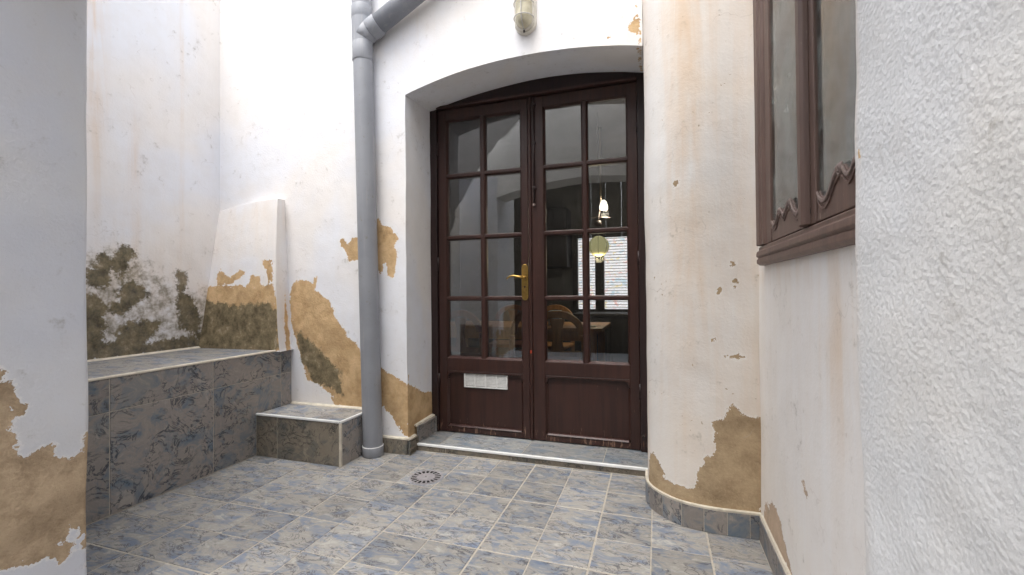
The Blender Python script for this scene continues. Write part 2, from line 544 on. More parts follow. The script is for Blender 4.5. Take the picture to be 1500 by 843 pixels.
# ---- tiles
TM = {}
def tile_mesh(w, d, t=.012, b=.0016, mat='floor_tile'):
    key = (round(w, 4), round(d, 4), t, mat)
    if key in TM: return TM[key]
    x = [0, w]; 
    vs = [(0,0,-t),(w,0,-t),(w,d,-t),(0,d,-t),(0,0,-b),(w,0,-b),(w,d,-b),(0,d,-b),(b,b,0),(w-b,b,0),(w-b,d-b,0),(b,d-b,0)]
    fs = [(8,9,10,11)]
    for i in range(4):
        j = (i+1) % 4
        fs += [(i, j, 4+j, 4+i), (4+i, 4+j, 8+j, 8+i)]
    me = bpy.data.meshes.new('tile')
    me.from_pydata(vs, [], fs); me.update()
    me.materials.append(M[mat])
    TM[key] = me
    return me
def tile(name, parent, o, xd, yd, w, d, mat, t=.012, uneven=.0008):
    ob = bpy.data.objects.new(name, tile_mesh(w, d, t, mat=mat))
    COL.objects.link(ob)
    xd, yd = Vector(xd), Vector(yd); zd = xd.cross(yd)
    mt = Matrix.Identity(4)
    o = Vector(o)+zd*random.uniform(-uneven, uneven*.4)
    for i in range(3):
        mt[i][0], mt[i][1], mt[i][2], mt[i][3] = xd[i], yd[i], zd[i], o[i]
    attach(ob, parent)
    ob.matrix_basis = mt
    return ob

# ------------------------------------------------------------------ dimensions of the place (metres)
XB, HB = -2.369, .630          # bench front, bench height
YF, YD = 2.400, 2.773          # facade plane, door plane
XW = .390                      # window wall
XL = -3.020                    # wall behind the bench
TOP = 3.26
DX0, DX1 = -1.485, -.055       # doorway
_ax = np.array([-1.476, -1.162, -.785, -.382, -.043]); _az = np.array([2.232, 2.298, 2.341, 2.330, 2.275])
_pc = np.polyfit(_ax, _az, 2)
def arch(x, back=0.0): return float(np.polyval(_pc, x)) + .030*back
SP = .2145                     # floor grid pitch

fac_ochre = [[[-1.968,1.346],[-1.935,1.355],[-1.899,1.316],[-1.878,1.351],[-1.835,1.361],[-1.761,1.389],[-1.699,1.456],[-1.668,1.481],[-1.648,1.436],[-1.588,1.407],[-1.529,1.335],[-1.559,1.293],[-1.54,1.24],[-1.54,1.18],[-1.56,1.095],[-1.58,1.083],[-1.604,1.113],[-1.616,1.182],[-1.636,1.195],[-1.644,1.14],[-1.665,1.123],[-1.701,1.185],[-1.784,1.205],[-1.889,1.208],[-1.921,1.254],[-1.953,1.305]],
 [[-2.374,1.044],[-2.326,1.09],[-2.245,1.094],[-2.188,1.06],[-2.176,1.106],[-2.158,1.106],[-2.165,1.023],[-2.087,0.968],[-2.032,0.931],[-2.022,0.859],[-1.957,0.787],[-1.914,0.716],[-1.85,0.674],[-1.788,0.596],[-1.645,0.515],[-1.605,0.499],[-1.516,0.452],[-1.465,0.42],[-1.465,0.105],[-1.509,0.12],[-1.587,0.225],[-1.657,0.28],[-1.749,0.262],[-2.014,0.262],[-2.047,0.333],[-2.147,0.4],[-2.238,0.413],[-2.283,0.541],[-2.329,0.67],[-2.375,0.8],[-2.386,0.95]],
 [[-0.096,2.494],[-0.079,2.5],[-0.074,2.485],[-0.088,2.479]],[[-0.084,2.457],[-0.069,2.458],[-0.072,2.429],[-0.064,2.402],[-0.065,2.338],[-0.081,2.341],[-0.122,2.375],[-0.122,2.396],[-0.093,2.42]],[[-0.244,2.363],[-0.223,2.362],[-0.217,2.345],[-0.236,2.342]],[[-0.073,2.318],[-0.065,2.317],[-0.068,2.287],[-0.079,2.289]]]
fac_mold = [[[-2.328,0.742],[-2.201,0.67],[-2.068,0.558],[-1.979,0.48],[-1.959,0.339],[-2.047,0.387],[-2.181,0.416],[-2.271,0.523]]]
rev_ochre = [[[2.382,0.415],[2.399,0.489],[2.418,0.485],[2.424,0.428],[2.464,0.405],[2.547,0.374],[2.591,0.338],[2.698,0.319],[2.745,0.295],[2.78,0.03],[2.378,0.06]]]
left_mold = [[[1.658,1.226],[1.687,1.228],[1.712,1.183],[1.712,1.1],[1.697,1.053],[1.602,1.047],[1.602,1.143],[1.653,1.162]],[[1.779,1.301],[1.805,1.285],[1.849,1.252],[1.843,1.233],[1.816,1.225],[1.794,1.145],[1.768,1.144],[1.784,1.114],[1.763,1.096],[1.722,1.148],[1.727,1.219],[1.758,1.245]],[[1.832,1.085],[1.887,1.042],[1.933,1.017],[1.887,0.98],[1.843,0.944],[1.778,0.885],[1.727,0.888],[1.727,0.947],[1.768,0.958],[1.753,1.03]],[[1.584,1.007],[1.649,1.001],[1.687,0.937],[1.682,0.798],[1.707,0.69],[1.584,0.639]],[[1.81,0.847],[1.922,0.84],[1.969,0.824],[1.945,0.737],[1.887,0.68],[1.778,0.645],[1.727,0.676],[1.747,0.768]],[[2.094,1.164],[2.147,1.146],[2.16,1.057],[2.133,1.016],[2.194,0.961],[2.243,0.875],[2.25,0.706],[2.133,0.772],[2.106,0.828],[2.107,0.895],[2.074,0.937],[2.107,1.017]],[[1.933,0.687],[2.106,0.694],[2.25,0.657],[2.257,0.628],[1.921,0.638]],
 [[1.1,1.0],[1.58,1.05],[1.6,.64],[1.1,.64]],[[1.58,.70],[1.75,.72],[1.95,.70],[2.1,.71],[2.3,.70],[2.39,.80],[2.39,.63],[1.58,.63]]]
left_damp = [[[1.2,1.209],[1.658,1.249],[1.779,1.319],[1.854,1.327],[2.006,1.16],[2.107,1.057],[2.273,1.044],[2.39,0.9],[2.39,0.619],[1.2,0.628]]]
but_ochre = [[[-2.914,1.178],[-2.876,1.149],[-2.81,1.112],[-2.718,1.166],[-2.663,1.144],[-2.709,1.111],[-2.811,1.07],[-2.934,1.065],[-2.943,1.129]],[[-2.618,1.123],[-2.529,1.121],[-2.512,1.052],[-2.627,1.054]],[[-2.511,1.23],[-2.424,1.22],[-2.399,1.091],[-2.442,1.065],[-2.468,1.133]],[[-3.05,1.03],[-2.991,1.058],[-2.399,1.06],[-2.30,0.756],[-2.30,0.622],[-3.111,0.597]]]
but_mold = [[[-3.05,.95],[-2.992,0.951],[-2.765,0.916],[-2.443,0.93],[-2.37,0.876],[-2.35,0.66],[-2.40,.60],[-3.111,0.597]]]
near_ochre = [[[0.2,0.84],[0.679,0.818],[0.716,0.798],[0.711,0.774],[0.726,0.764],[0.732,0.744],[0.739,0.728],[0.742,0.699],[0.758,0.695],[0.748,0.679],[0.734,0.661],[0.737,0.649],[0.724,0.635],[0.74,0.612],[0.742,0.568],[0.737,0.559],[0.758,0.548],[0.778,0.556],[0.818,0.561],[0.821,0.529],[0.848,0.516],[0.867,0.505],[0.889,0.514],[0.897,0.568],[0.923,0.572],[0.93,0.02],[0.91,0.175],[0.893,0.233],[0.88,0.272],[0.861,0.306],[0.851,0.271],[0.83,0.267],[0.833,0.254],[0.858,0.248],[0.867,0.216],[0.842,0.199],[0.806,0.238],[0.789,0.233],[0.756,0.242],[0.68,0.273],[.2,.3]]]
col_ochre = [[[1.029,0.53],[1.067,0.491],[1.117,0.48],[1.145,0.481],[1.145,0.07],[1.018,0.07],[0.901,0.07],[0.768,0.07],[0.6,0.07],[0.625,0.18],[0.639,0.236],[0.671,0.264],[0.72,0.219],[0.75,0.162],[0.855,0.166],[0.889,0.181],[0.904,0.255],[0.93,0.31],[0.956,0.32],[0.964,0.377],[0.952,0.454],[0.997,0.472]],[[0.994,0.722],[1.032,0.729],[1.054,0.738],[1.083,0.724],[1.051,0.715]],[[0.947,0.793],[0.965,0.798],[0.969,0.78],[0.952,0.775]],[[0.8,1.469],[0.831,1.471],[0.834,1.455],[0.816,1.447]],[[1.028,1.115],[1.048,1.114],[1.048,1.101],[1.03,1.101]],[[1.037,1.042],[1.052,1.042],[1.052,1.028],[1.039,1.028]],[[0.978,1.004],[0.993,1.007],[0.993,0.99],[0.98,0.99]],[[1.033,1.015],[1.048,1.014],[1.044,1.0],[1.033,1.001]]]
win_ochre = [[[1.96,0.10],[1.941,0.17],[1.825,0.227],[1.75,0.23],[1.70,0.20],[1.65,0.167],[1.55,.10]],[[1.478,0.462],[1.445,0.464],[1.416,0.432],[1.447,0.423]]]

FINE = 0.0125
zs = rng(0, 2.85, FINE)+rng(2.85, TOP, .09)[1:]
zs_c = rng(0, 1.6, .014)+rng(1.6, TOP, .06)[1:]

# ------------------------------------------------------------------ floor
floor = structure(MB().box(XB-.02, XW+.02, -.15, 2.78, -.12, -.0022).build('courtyard_floor', 'grout'))
structure(MB().box(-4.8, 3.6, -1.9, -.1505, -.12, -.003).build('lane_paving', 'cement'))
gx0, gy0 = -.247, 2.030
def cuts(lo, hi, g0):
    k0 = math.floor((lo-g0)/SP)-1
    out = []
    k = k0
    while g0+k*SP < hi:
        a, b = g0+k*SP, g0+(k+1)*SP
        a += .0036 if k % 2 == 0 else .0021
        b -= .0036 if (k+1) % 2 == 0 else .0021
        a, b = max(a, lo), min(b, hi)
        if b-a > .012: out.append((a, b))
        k += 1
    return out
for x0, x1 in cuts(XB+.002, XW-.014, gx0):
    for y0, y1 in cuts(-.12, 2.482, gy0):
        if x1 < -1.75 and y0 > 2.125: continue            # below the step block
        if x0 > .17 and y0 > 2.02: continue               # below the curved wall
        if x0 > -.06 and y0 > 2.22: continue
        if abs((x0+x1)/2+1.21) < .09 and False: continue
        tile('floor_tile', floor, (x0, y0, 0), (1, 0, 0), (0, 1, 0), x1-x0, y1-y0, 'floor_tile', uneven=.0011)

# ------------------------------------------------------------------ facade wall with the arched doorway
fac = thing('facade_wall', 'white plastered wall with ochre flaked patches around the arched doorway', 'wall', (-1.5, 2.6, 0))
mb = MB()
usl = rng(XL, DX0+.012, FINE)
sheet_verts(mb, lambda u, v: (u, YF, v), usl, zs)
xa = rng(DX0+.012, DX1, FINE)
zt = [i/34 for i in range(35)]
def above(u, v):
    a = arch(u)
    return (u, YF, a+(TOP-a)*v**1.6)
sheet_verts(mb, above, xa, zt)
# left cheek and soffit of the doorway
ysr = rng(YF, 2.80, FINE)
zrev = rng(0, 2.3, FINE)
def cheek(u, v):
    t = (u-YF)/.4
    x = DX0+.012-.020*t
    return (x, u, v/2.3*arch(DX0+.012, t))
sheet_verts(mb, cheek, ysr, zrev)
def soffit(u, v):
    t = (v-YF)/.4
    x = u-.020*t if u < DX0+.1 else u
    return (u-.020*t*max(0, 1-(u-DX0-.012)/.6), v, arch(u, t))
sheet_verts(mb, soffit, xa, ysr)
def fab(P):
    on_cheek = P[:, 1] > YF+.002
    a = np.where(on_cheek & (P[:, 0] < DX0+.02), P[:, 1]+100, P[:, 0])
    return a, P[:, 2]
def fac_stain(P):
    s = .05*np.ones(len(P))
    s += .18*np.exp(-((P[:, 0]+1.4)/.35)**2)*np.exp(-((P[:, 2]-2.6)/.25)**2)
    s += .12*np.exp(-((P[:, 0]+2.5)/.5)**2)*np.clip((1.6-P[:, 2])/1.2, 0, 1)
    s[P[:, 1] > YF+.01] *= .4
    return s
rev100 = [[[y+100, z] for y, z in q] for q in rev_ochre]
sheet_build(mb, 'plaster_coat', 'plaster', fac, fab, ochre=fac_ochre+rev100, mold=fac_mold, stain=fac_stain, amp=.004)
core = MB()
core.box(XL-.35, DX0-.012, YF+.012, 2.79, 0, TOP-.01)
pts = [(x, arch(x, 1)+.02) for x in rng(DX0-.01, DX1+.05, .1)]
core.prism([(DX0-.011, TOP-.012)]+pts+[(DX1+.05, TOP-.012)], 1, YF+.012, 2.788)
core.build('masonry_core', 'plain', fac)
# skirting right of the pipe, up the door cheek
sk = MB()
tile('skirting_tile', fac, (-1.735, YF-.012, 0), (1, 0, 0), (0, 0, 1), .262, .092, 'riser_tile')
tile('skirting_tile', fac, (DX0+.026, YF+.088, .034), (0, -1, 0), (0, 0, 1), .098, .05, 'riser_tile')
tile('skirting_tile', fac, (DX0+.024, 2.735, .040), (0, -1, 0), (0, 0, 1), .245, .108, 'wall_tile')
tile('skirting_tile', fac, (DX0+.026, 2.486, .0), (0, -1, 0), (0, 0, 1), .098, .092, 'riser_tile')
MB().prism([(YF-.013, .092), (YF+.002, .094), (YF+.002, .106), (YF-.011, .100)], 0, -1.735, -1.462).build('grout_edge', 'trim_cream', fac)
MB().prism([(DX0-.004, .150), (DX0+.0245, .149), (DX0+.022, .158), (DX0-.004, .162)], 1, 2.486, 2.735).build('grout_edge', 'trim_cream', fac)
MB().prism([(DX0-.004, .093), (DX0+.0265, .092), (DX0+.022, .101), (DX0-.004, .104)], 1, YF-.012, 2.484).build('grout_edge', 'trim_cream', fac)

# ------------------------------------------------------------------ wall behind the bench
lw = thing('side_wall', 'tall white wall behind the tiled bench, blotched with dark mould at its foot', 'wall', (XL, 1.7, 0))
mb = MB()
sheet_verts(mb, lambda u, v: (XL, u, v), rng(.90, YF+.01, FINE), zs)
def left_stain(P):
    y = P[:, 1]; z = P[:, 2]
    s = .9*np.exp(-((y-1.64)/.05)**2)*np.clip((z-1.3)/.8, 0, 1)
    s += .55*np.exp(-((y-1.84)/.035)**2)*np.clip((z-.9)/.4, 0, 1)*np.clip((2.2-z)/.4, 0, 1)
    s += .6*np.exp(-((y-2.13)/.012)**2)*np.clip((z-1.2)/.3, 0, 1)
    s += .25*np.exp(-((z-1.05)/.25)**2)+.08
    return np.clip(s, 0, 1)
sheet_build(mb, 'plaster_coat', 'plaster', lw, lambda P: (P[:, 1], P[:, 2]), mold=left_mold, damp=left_damp, stain=left_stain)
MB().box(XL-.35, XL-.012, -.2, YF, 0, TOP-.012).build('masonry_core', 'plain', lw)

# buttress-like swelling in the corner over the bench
bt = thing('plaster_buttress', 'low sloping plaster hump in the corner above the bench, mouldy lower half', 'buttress', (-2.7, 2.3, HB))
mb = MB()
BZ = 1.645
def but_front(u, v):
    t = v
    z = HB-.01+(BZ-HB)*t - .03*t*(1-u)**2 - .01*t*(u-.6)**2
    x = XL + u*((-2.335+(-2.40+2.335)*t**.6)-XL)
    y = (2.235*(1-u)+2.268*u)*(1-t) + (2.396*(1-u)+2.318*u)*t
    y -= .02*math.sin(math.pi*t)*(u*.7)
    return (x, y, z)
us = [i/64 for i in range(65)]; vs = [i/90 for i in range(91)]
sheet_verts(mb, but_front, us, vs)
def but_side(u, v):
    a = Vector(but_front(1, v)); 
    b = Vector((a.x-.022*(1-v)-.026*v, YF+.012, a.z+.012*v))
    return a.lerp(b, u)
sheet_verts(mb, but_side, [i/10 for i in range(11)], vs)
def but_top(u, v):
    a = Vector(but_front(u, 1)); return (a.x-.026*v*u**4, a.y+(YF+.012-a.y)*v, a.z+.012*v)
sheet_verts(mb, but_top, us, [0, .3, .6, 1])
NFR = 65*91
def bab(P):
    k = np.arange(len(P)); sd_ = (k >= NFR) & (k < NFR+11*91)
    return np.where(sd_, P[:, 1]+100, P[:, 0]), P[:, 2]
side_patch = [[[102.33, .60], [102.345, .90], [102.355, 1.00], [102.37, .85], [102.385, .60]]]
sheet_build(mb, 'plaster_coat', 'plaster', bt, bab, ochre=but_ochre+side_patch, mold=but_mold, stain=lambda P: .22+0*P[:, 0], amp=.003)

# ------------------------------------------------------------------ curved wall right of the door
_pl = [(-.05,2.80),(-.05,2.50),(-.05,2.24),(-.03,2.15),(.026,2.075),(.095,2.025),(.185,2.003),(.27,1.999),(.39,2.005)]
def catmull(P, n=14):
    P = np.array(P); Q = np.vstack([2*P[0]-P[1], P, 2*P[-1]-P[-2]]); o = []
    for i in range(1, len(Q)-2):
        for t in np.arange(n)/n:
            a, b, c, d = Q[i-1:i+3]
            o.append(.5*((2*b)+(c-a)*t+(2*a-5*b+4*c-d)*t*t+(-a+3*b-3*c+d)*t**3))
    o.append(Q[-2]); return np.array(o)
CC = catmull(_pl)
CS = np.r_[0, np.cumsum(np.linalg.norm(np.diff(CC, axis=0), axis=1))]
def col_at(s, off=0.0):
    x = np.interp(s, CS, CC[:, 0]); y = np.interp(s, CS, CC[:, 1])
    e = .012
    tx = np.interp(min(s+e, CS[-1]), CS, CC[:, 0])-np.interp(max(s-e, 0), CS, CC[:, 0])
    ty = np.interp(min(s+e, CS[-1]), CS, CC[:, 1])-np.interp(max(s-e, 0), CS, CC[:, 1])
    L = math.hypot(tx, ty)
    return x+off*ty/L, y-off*tx/L
cw = thing('curved_wall', 'rounded cream plaster wall end between the door and the window, brown patch at its foot', 'wall', (.17, 2.3, 0))
mb = MB()
cs_ = rng(0, CS[-1], .0125)
svals = []
for v in zs:
    svals += cs_
sheet_verts(mb, lambda u, v: (*col_at(u), v), cs_, zs)
svals = np.array(svals)
def col_stain(P):
    s = svals
    st = .42+.55*np.exp(-((s-.87)/.06)**2)*np.clip(P[:, 2]/1.0-.2, .2, 1)
    st += .35*np.clip((P[:, 2]-1.8)/.5, 0, 1)*np.exp(-((s-.8)/.2)**2)
    st -= .36*np.exp(-((s-.69)/.05)**2)
    return np.clip(st, 0, 1)
sheet_build(mb, 'plaster_coat', 'plaster_col', cw, lambda P: (svals, P[:, 2]), ochre=col_ochre, stain=col_stain, amp=.005)
mb = MB()
cp = [col_at(s, -.015) for s in rng(0, CS[-1], .05)]
mb.prism(cp+[(.75, 2.02), (.75, 2.80)], 2, 0, TOP-.02)
mb.build('masonry_core', 'plain', cw)
seams = [.50, .575, .651, .741, .831, .917, 1.003, 1.086, 1.122]
HSK = .094
for a, b in zip(seams[:-1], seams[1:]):
    m_ = MB()
    n = 6
    ss = [a+.0015+(b-a-.003)*i/n for i in range(n+1)]
    fr_ = [col_at(s, .013) for s in ss]; bk = [col_at(s, -.004) for s in ss]
    poly = fr_+bk[::-1]
    m_.prism(poly, 2, 0.0, HSK)
    m_.build('skirting_tile', 'wall_tile', cw, bevel=.0012)
ss = rng(.48, 1.128, .02)
poly = [col_at(s, .012+.002*random.random()) for s in ss]+[col_at(s, -.004) for s in ss[::-1]]
MB().prism(poly, 2, HSK, HSK+.010).build('grout_edge', 'trim_cream', cw, bevel=.002)
MB().prism([col_at(s, .011) for s in ss]+[col_at(s, -.004) for s in ss[::-1]], 2, .001, HSK-.001).build('grout_bed', 'grout', cw)

# ------------------------------------------------------------------ window wall
ww = thing('window_wall', 'cream plaster wall under the carved brown window', 'wall', (XW+.15, 1.4, 0))
WY0, WY1, WZ0, WZ1 = .945, 1.850, 1.120, 2.62
yy = sorted(set(rng(.90, WY0, .015)+rng(WY0, WY1, .0151)+rng(WY1, 2.005, .0155)), reverse=True)
zz = rng(0, WZ0, .014)+rng(WZ0, WZ1, .03)[1:]+rng(WZ1, TOP, .06)[1:]
mb = MB()
sheet_verts(mb, lambda u, v: (XW, u, v), yy, zz, skip=lambda u, v: WY0 < u < WY1 and WZ0 < v < WZ1)
def win_stain(P):
    y = P[:, 1]; z = P[:, 2]
    return np.clip(.16+.6*np.exp(-((y-1.2)/.10)**2-((z-.85)/.20)**2)+.5*np.exp(-((z-1.06)/.05)**2)*.6, 0, 1)
sheet_build(mb, 'plaster_coat', 'plaster_win', ww, lambda P: (P[:, 1], P[:, 2]), ochre=win_ochre, stain=win_stain, amp=.004)
mb = MB()
mb.box(XW+.014, .74, .95, 2.018, 0, WZ0-.01)
mb.box(XW+.014, .74, .95, 2.018, WZ1+.01, TOP-.02)
mb.box(XW+.014, .74, WY1+.01, 2.018, WZ0-.009, WZ1+.009)
mb.build('masonry_core', 'plain', ww)
ys_ = [1.985, 1.72, 1.29, .90]
for a, b in zip(ys_[:-1], ys_[1:]):
    tile('skirting_tile', ww, (XW-.013, a-.0015, 0), (0, -1, 0), (0, 0, 1), a-b-.003, HSK, 'wall_tile')
MB().prism([(XW+.004, HSK), (XW-.012, HSK), (XW-.008, HSK+.011), (XW+.004, HSK+.016)], 1, .90, 1.99).build('grout_edge', 'trim_cream', ww, bevel=.002)

# ------------------------------------------------------------------ gateway the camera looks out of
def arcpath(pts_in, corner, r, a0, a1, n=8):
    return pts_in
XN, XR, YG, PY0 = -1.694, .324, .908, .30
nw = thing('passage_wall', 'grey-white passage wall beside the bench with brown render bared at its foot', 'wall', (XN-.2, .4, 0))
path = [(XN, y) for y in rng(PY0, YG-.016, .0115)]
path += [(XN-.016+.016*math.cos(t), YG-.016+.016*math.sin(t)) for t in [math.pi/2*i/5 for i in range(1, 6)]]
path += [(XN-.016-x, YG) for x in (.03, .1, .3, .7, 1.31)]
zn = rng(0, 1.1, .0115)+rng(1.1, 2.3, .03)[1:]
mb = MB()
pidx = list(range(len(path)))
def zcap(p, z):
    return z
sheet_verts(mb, lambda u, v: (*path[int(u)], v), pidx, zn, flip=False)
sheet_build(mb, 'plaster_coat', 'plaster_near', nw, lambda P: (P[:, 1]+np.where(P[:, 0] < XN-.017, .05, 0), P[:, 2]), ochre=near_ochre, amp=.0065,
            stain=lambda P: .05+0*P[:, 0])
MB().box(-3.36, XN-.012, PY0, YG-.014, 0, 2.3).build('masonry_core', 'plain', nw)

for a_, b_ in ((-2.36, -2.06), (-2.06, XN-.07)):
    for c_, d_ in ((.001, .469), (.469, .625)):
        tile('dado_tile', nw, (b_-.002, YG+.014, c_+.0015), (-1, 0, 0), (0, 0, 1), b_-a_-.004, d_-c_-.003, 'wall_tile')
rw = thing('roughcast_wall', 'coarse roughcast grey-white wall at the corner beside the window', 'wall', (XR+.2, .4, 0))
path2 = [(XR, y) for y in rng(PY0, YG-.018, .0115)]
path2 += [(XR+.018-.018*math.cos(t), YG-.018+.018*math.sin(t)) for t in [math.pi/2*i/5 for i in range(1, 6)]]
path2 += [(XR+.018+x, YG) for x in (.02, .05)]
mb = MB()
sheet_verts(mb, lambda u, v: (*path2[int(u)], v), list(range(len(path2))), rng(0, 2.3, .0115), flip=True)
def rough_stain(P):
    return np.clip(.05+.55*np.exp(-((P[:, 1]-.905)/.025)**2), 0, 1)
sheet_build(mb, 'plaster_coat', 'roughcast', rw, lambda P: (P[:, 1], P[:, 2]), ochre=[[[.885, 1.235], [.879, 1.232], [.877, 1.215], [.882, 1.21]]], amp=.009, stain=rough_stain)
MB().box(XR+.014, .80, PY0, YG-.014, 0, 2.3).build('masonry_core', 'plain', rw)

gw = thing('gateway_wall', 'white wall over the arched passage facing the door', 'wall', (-.68, .6, 2.1))
def garch(x):
    t = (x-(XN+XR)/2)/((XR-XN)/2)
    return 2.06+.15*(1-t*t)
gp = [(x, garch(x)) for x in rng(XN, XR, .1)]
mb = MB()
LY = .60
mb.prism([(XN, 2.31)]+gp+[(XR, 2.31)], 1, LY, YG-.002)
mb.prism([(-3.35, 3.06), (-3.35, 2.302), (XN-.001, 2.302), (XN-.001, 2.309), (XR+.001, 2.309), (XR+.001, 2.302), (.80, 2.302), (.80, 3.06)], 1, LY, YG-.001)
mb.build('arch_masonry', 'plain', gw)
# added fence behind the camera, keeps the mirrored arch opening dark
fe = thing('added_dark_fence', 'added tall dark fence, unseen, darkening the reflection under the arch', 'fence', (-.7, -1.6, 0))
for i in range(34):
    x = -4.6+i*.24
    MB().box(x+.002, x+.236, -1.63-.006*(i % 2), -1.60, -.02, 3.18+.02*math.sin(i*2.1)).build('plank', 'timber', fe)
for z in (.4, 1.6, 2.8):
    MB().box(-4.6, 3.55, -1.70, -1.64, z, z+.10).build('rail', 'timber', fe)

# ------------------------------------------------------------------ tiled bench
bn = thing('tiled_bench', 'long masonry bench clad in marbled grey-blue tiles with a white edge strip', 'bench', ((XB+XL)/2, 1.7, 0))
MB().box(XL-.005, XB-.0025, .895, YF+.005, -.05, HB-.0095).build('masonry_core', 'grout', bn)
jy = [.905, 1.345, 1.840, 2.311, 2.398]
jz = [.001, .469, HB-.008]
for a, b in zip(jy[:-1], jy[1:]):
    for c, d in zip(jz[:-1], jz[1:]):
        tile('front_tile', bn, (XB, a+.0022, c+.0016), (0, 1, 0), (0, 0, 1), b-a-.0044, d-c-.0032, 'wall_tile')
for a, b in zip(jy[:-1], jy[1:]):
    tile('top_tile', bn, (XL+.012, a+.002, HB), (1, 0, 0), (0, 1, 0), XB-XL-.0262, b-a-.004, 'floor_tile')
m_ = MB()
q = [(XB-.013, HB-.008), (XB+.003, HB-.008), (XB+.0035, HB-.002), (XB+.001, HB+.002), (XB-.004, HB+.0032), (XB-.013, HB+.0032)]
m_.prism(q, 1, .90, YF-.003)
m_.build('edge_trim', 'trim_cream', bn)
MB().prism([(XL-.004, HB-.002), (XL+.016, HB-.002), (XL+.013, HB+.004), (XL-.004, HB+.013)], 1, .9, 2.25).build('mortar_fillet', 'trim_cream', bn)

# ------------------------------------------------------------------ step block
XS, YS, HS = -1.737, 2.115, .257
sb = thing('step_block', 'low tiled step block with white corner strips beside the drainpipe', 'step', ((XB+XS)/2, 2.26, 0))
MB().box(XB-.006, XS-.0025, YS+.0025, YF+.006, -.05, HS-.0095).build('masonry_core', 'grout', sb)
for a, b in ((XB+.001, -2.205), (-2.205, XS-.012)):
    tile('front_tile', sb, (a+.0015, YS, .001), (1, 0, 0), (0, 0, 1), b-a-.003, HS-.010, 'riser_tile')
tile('side_tile', sb, (XS, YS+.012, .001), (0, 1, 0), (0, 0, 1), YF-YS-.026, HS-.010, 'wall_tile')
for a, b in ((XB+.001, -1.94), (-1.94, XS-.012)):
    tile('top_tile', sb, (a+.0015, YS+.012, HS), (1, 0, 0), (0, 1, 0), b-a-.003, YF-YS-.03, 'floor_tile')
MB().box(XB+.001, XS-.0135, YS-.004, YS+.0115, HS-.0085, HS+.005).build('edge_trim', 'trim', sb, bevel=.003)
MB().box(XS-.0115, XS+.003, YS-.003, YF-.008, HS-.0085, HS+.005).build('edge_trim', 'trim', sb, bevel=.003)
MB().box(XS-.012, XS+.003, YS-.003, YS+.012, .001, HS-.009).build('corner_trim', 'trim_cream', sb, bevel=.003)
MB().prism([(YF+.004, HS-.002), (YF-.018, HS-.002), (YF-.016, HS+.004), (YF+.004, HS+.014)], 0, XB+.002, XS+.01).build('mortar_fillet', 'trim_cream', sb, bevel=.002)

# ------------------------------------------------------------------ door step
YST, HST = 2.487, .038
ds = thing('door_step', 'shallow tiled doorstep with a white nosing strip under the double door', 'step', (-.77, 2.6, 0))
MB().box(DX0+.020, DX1+.004, YST+.0025, 2.86, -.05, HST-.0025).build('masonry_core', 'grout', ds)
xs_ = [DX0+.024, -1.32, -.775, -.30, DX1]
for a, b in zip(xs_[:-1], xs_[1:]):
    tile('tread_tile', ds, (a+.002, YST+.012, HST), (1, 0, 0), (0, 1, 0), b-a-.004, 2.80-YST-.014, 'step_tile')
xs_ = [DX0+.028, -1.26, -.83, -.40, DX1]
for a, b in zip(xs_[:-1], xs_[1:]):
    tile('riser_tile', ds, (a+.0015, YST, .001), (1, 0, 0), (0, 0, 1), b-a-.003, HST-.010, 'riser_tile')
MB().box(DX0+.027, DX1+.002, YST-.005, YST+.0115, HST-.0088, HST+.007).build('nosing_trim', 'trim', ds, bevel=.0035)

# ------------------------------------------------------------------ double door
dd = thing('double_door', 'dark brown glazed double door with sixteen panes under an arched head', 'door', (-.77, YD, HST))
DZ0, DZT = .043, 2.262
FY0, FY1 = YD-.030, YD+.055
fj = MB(); fj.box(DX0-.012, -1.440, FY0, FY1, .0395, 2.262); fj.build('frame_jamb', 'door_dark', dd, bevel=.004)
fj = MB(); fj.box(-.100, DX1+.012, FY0, FY1, .0395, 2.262); fj.build('frame_jamb', 'door_dark', dd, bevel=.004)
hx = rng(DX0-.010, DX1+.012, .07)
hd = MB().prism([(hx[0], 2.2625), (hx[-1], 2.2625)]+[(x, max(2.264, arch(x, 1)+.016)) for x in hx[::-1]], 1, FY0+.012, FY1)
hd.build('arched_head', 'door_dark', dd, bevel=.003)
hb = MB(); hb.box(-1.438, -.102, FY0-.012, FY0+.018, 2.2635, 2.283); hb.build('head_bead', 'door', dd, bevel=.006)
PZ = [(.560, .940), (.972, 1.358), (1.390, 1.785), (1.818, 2.180)]
LY0, LY1 = YD-.012, YD+.034
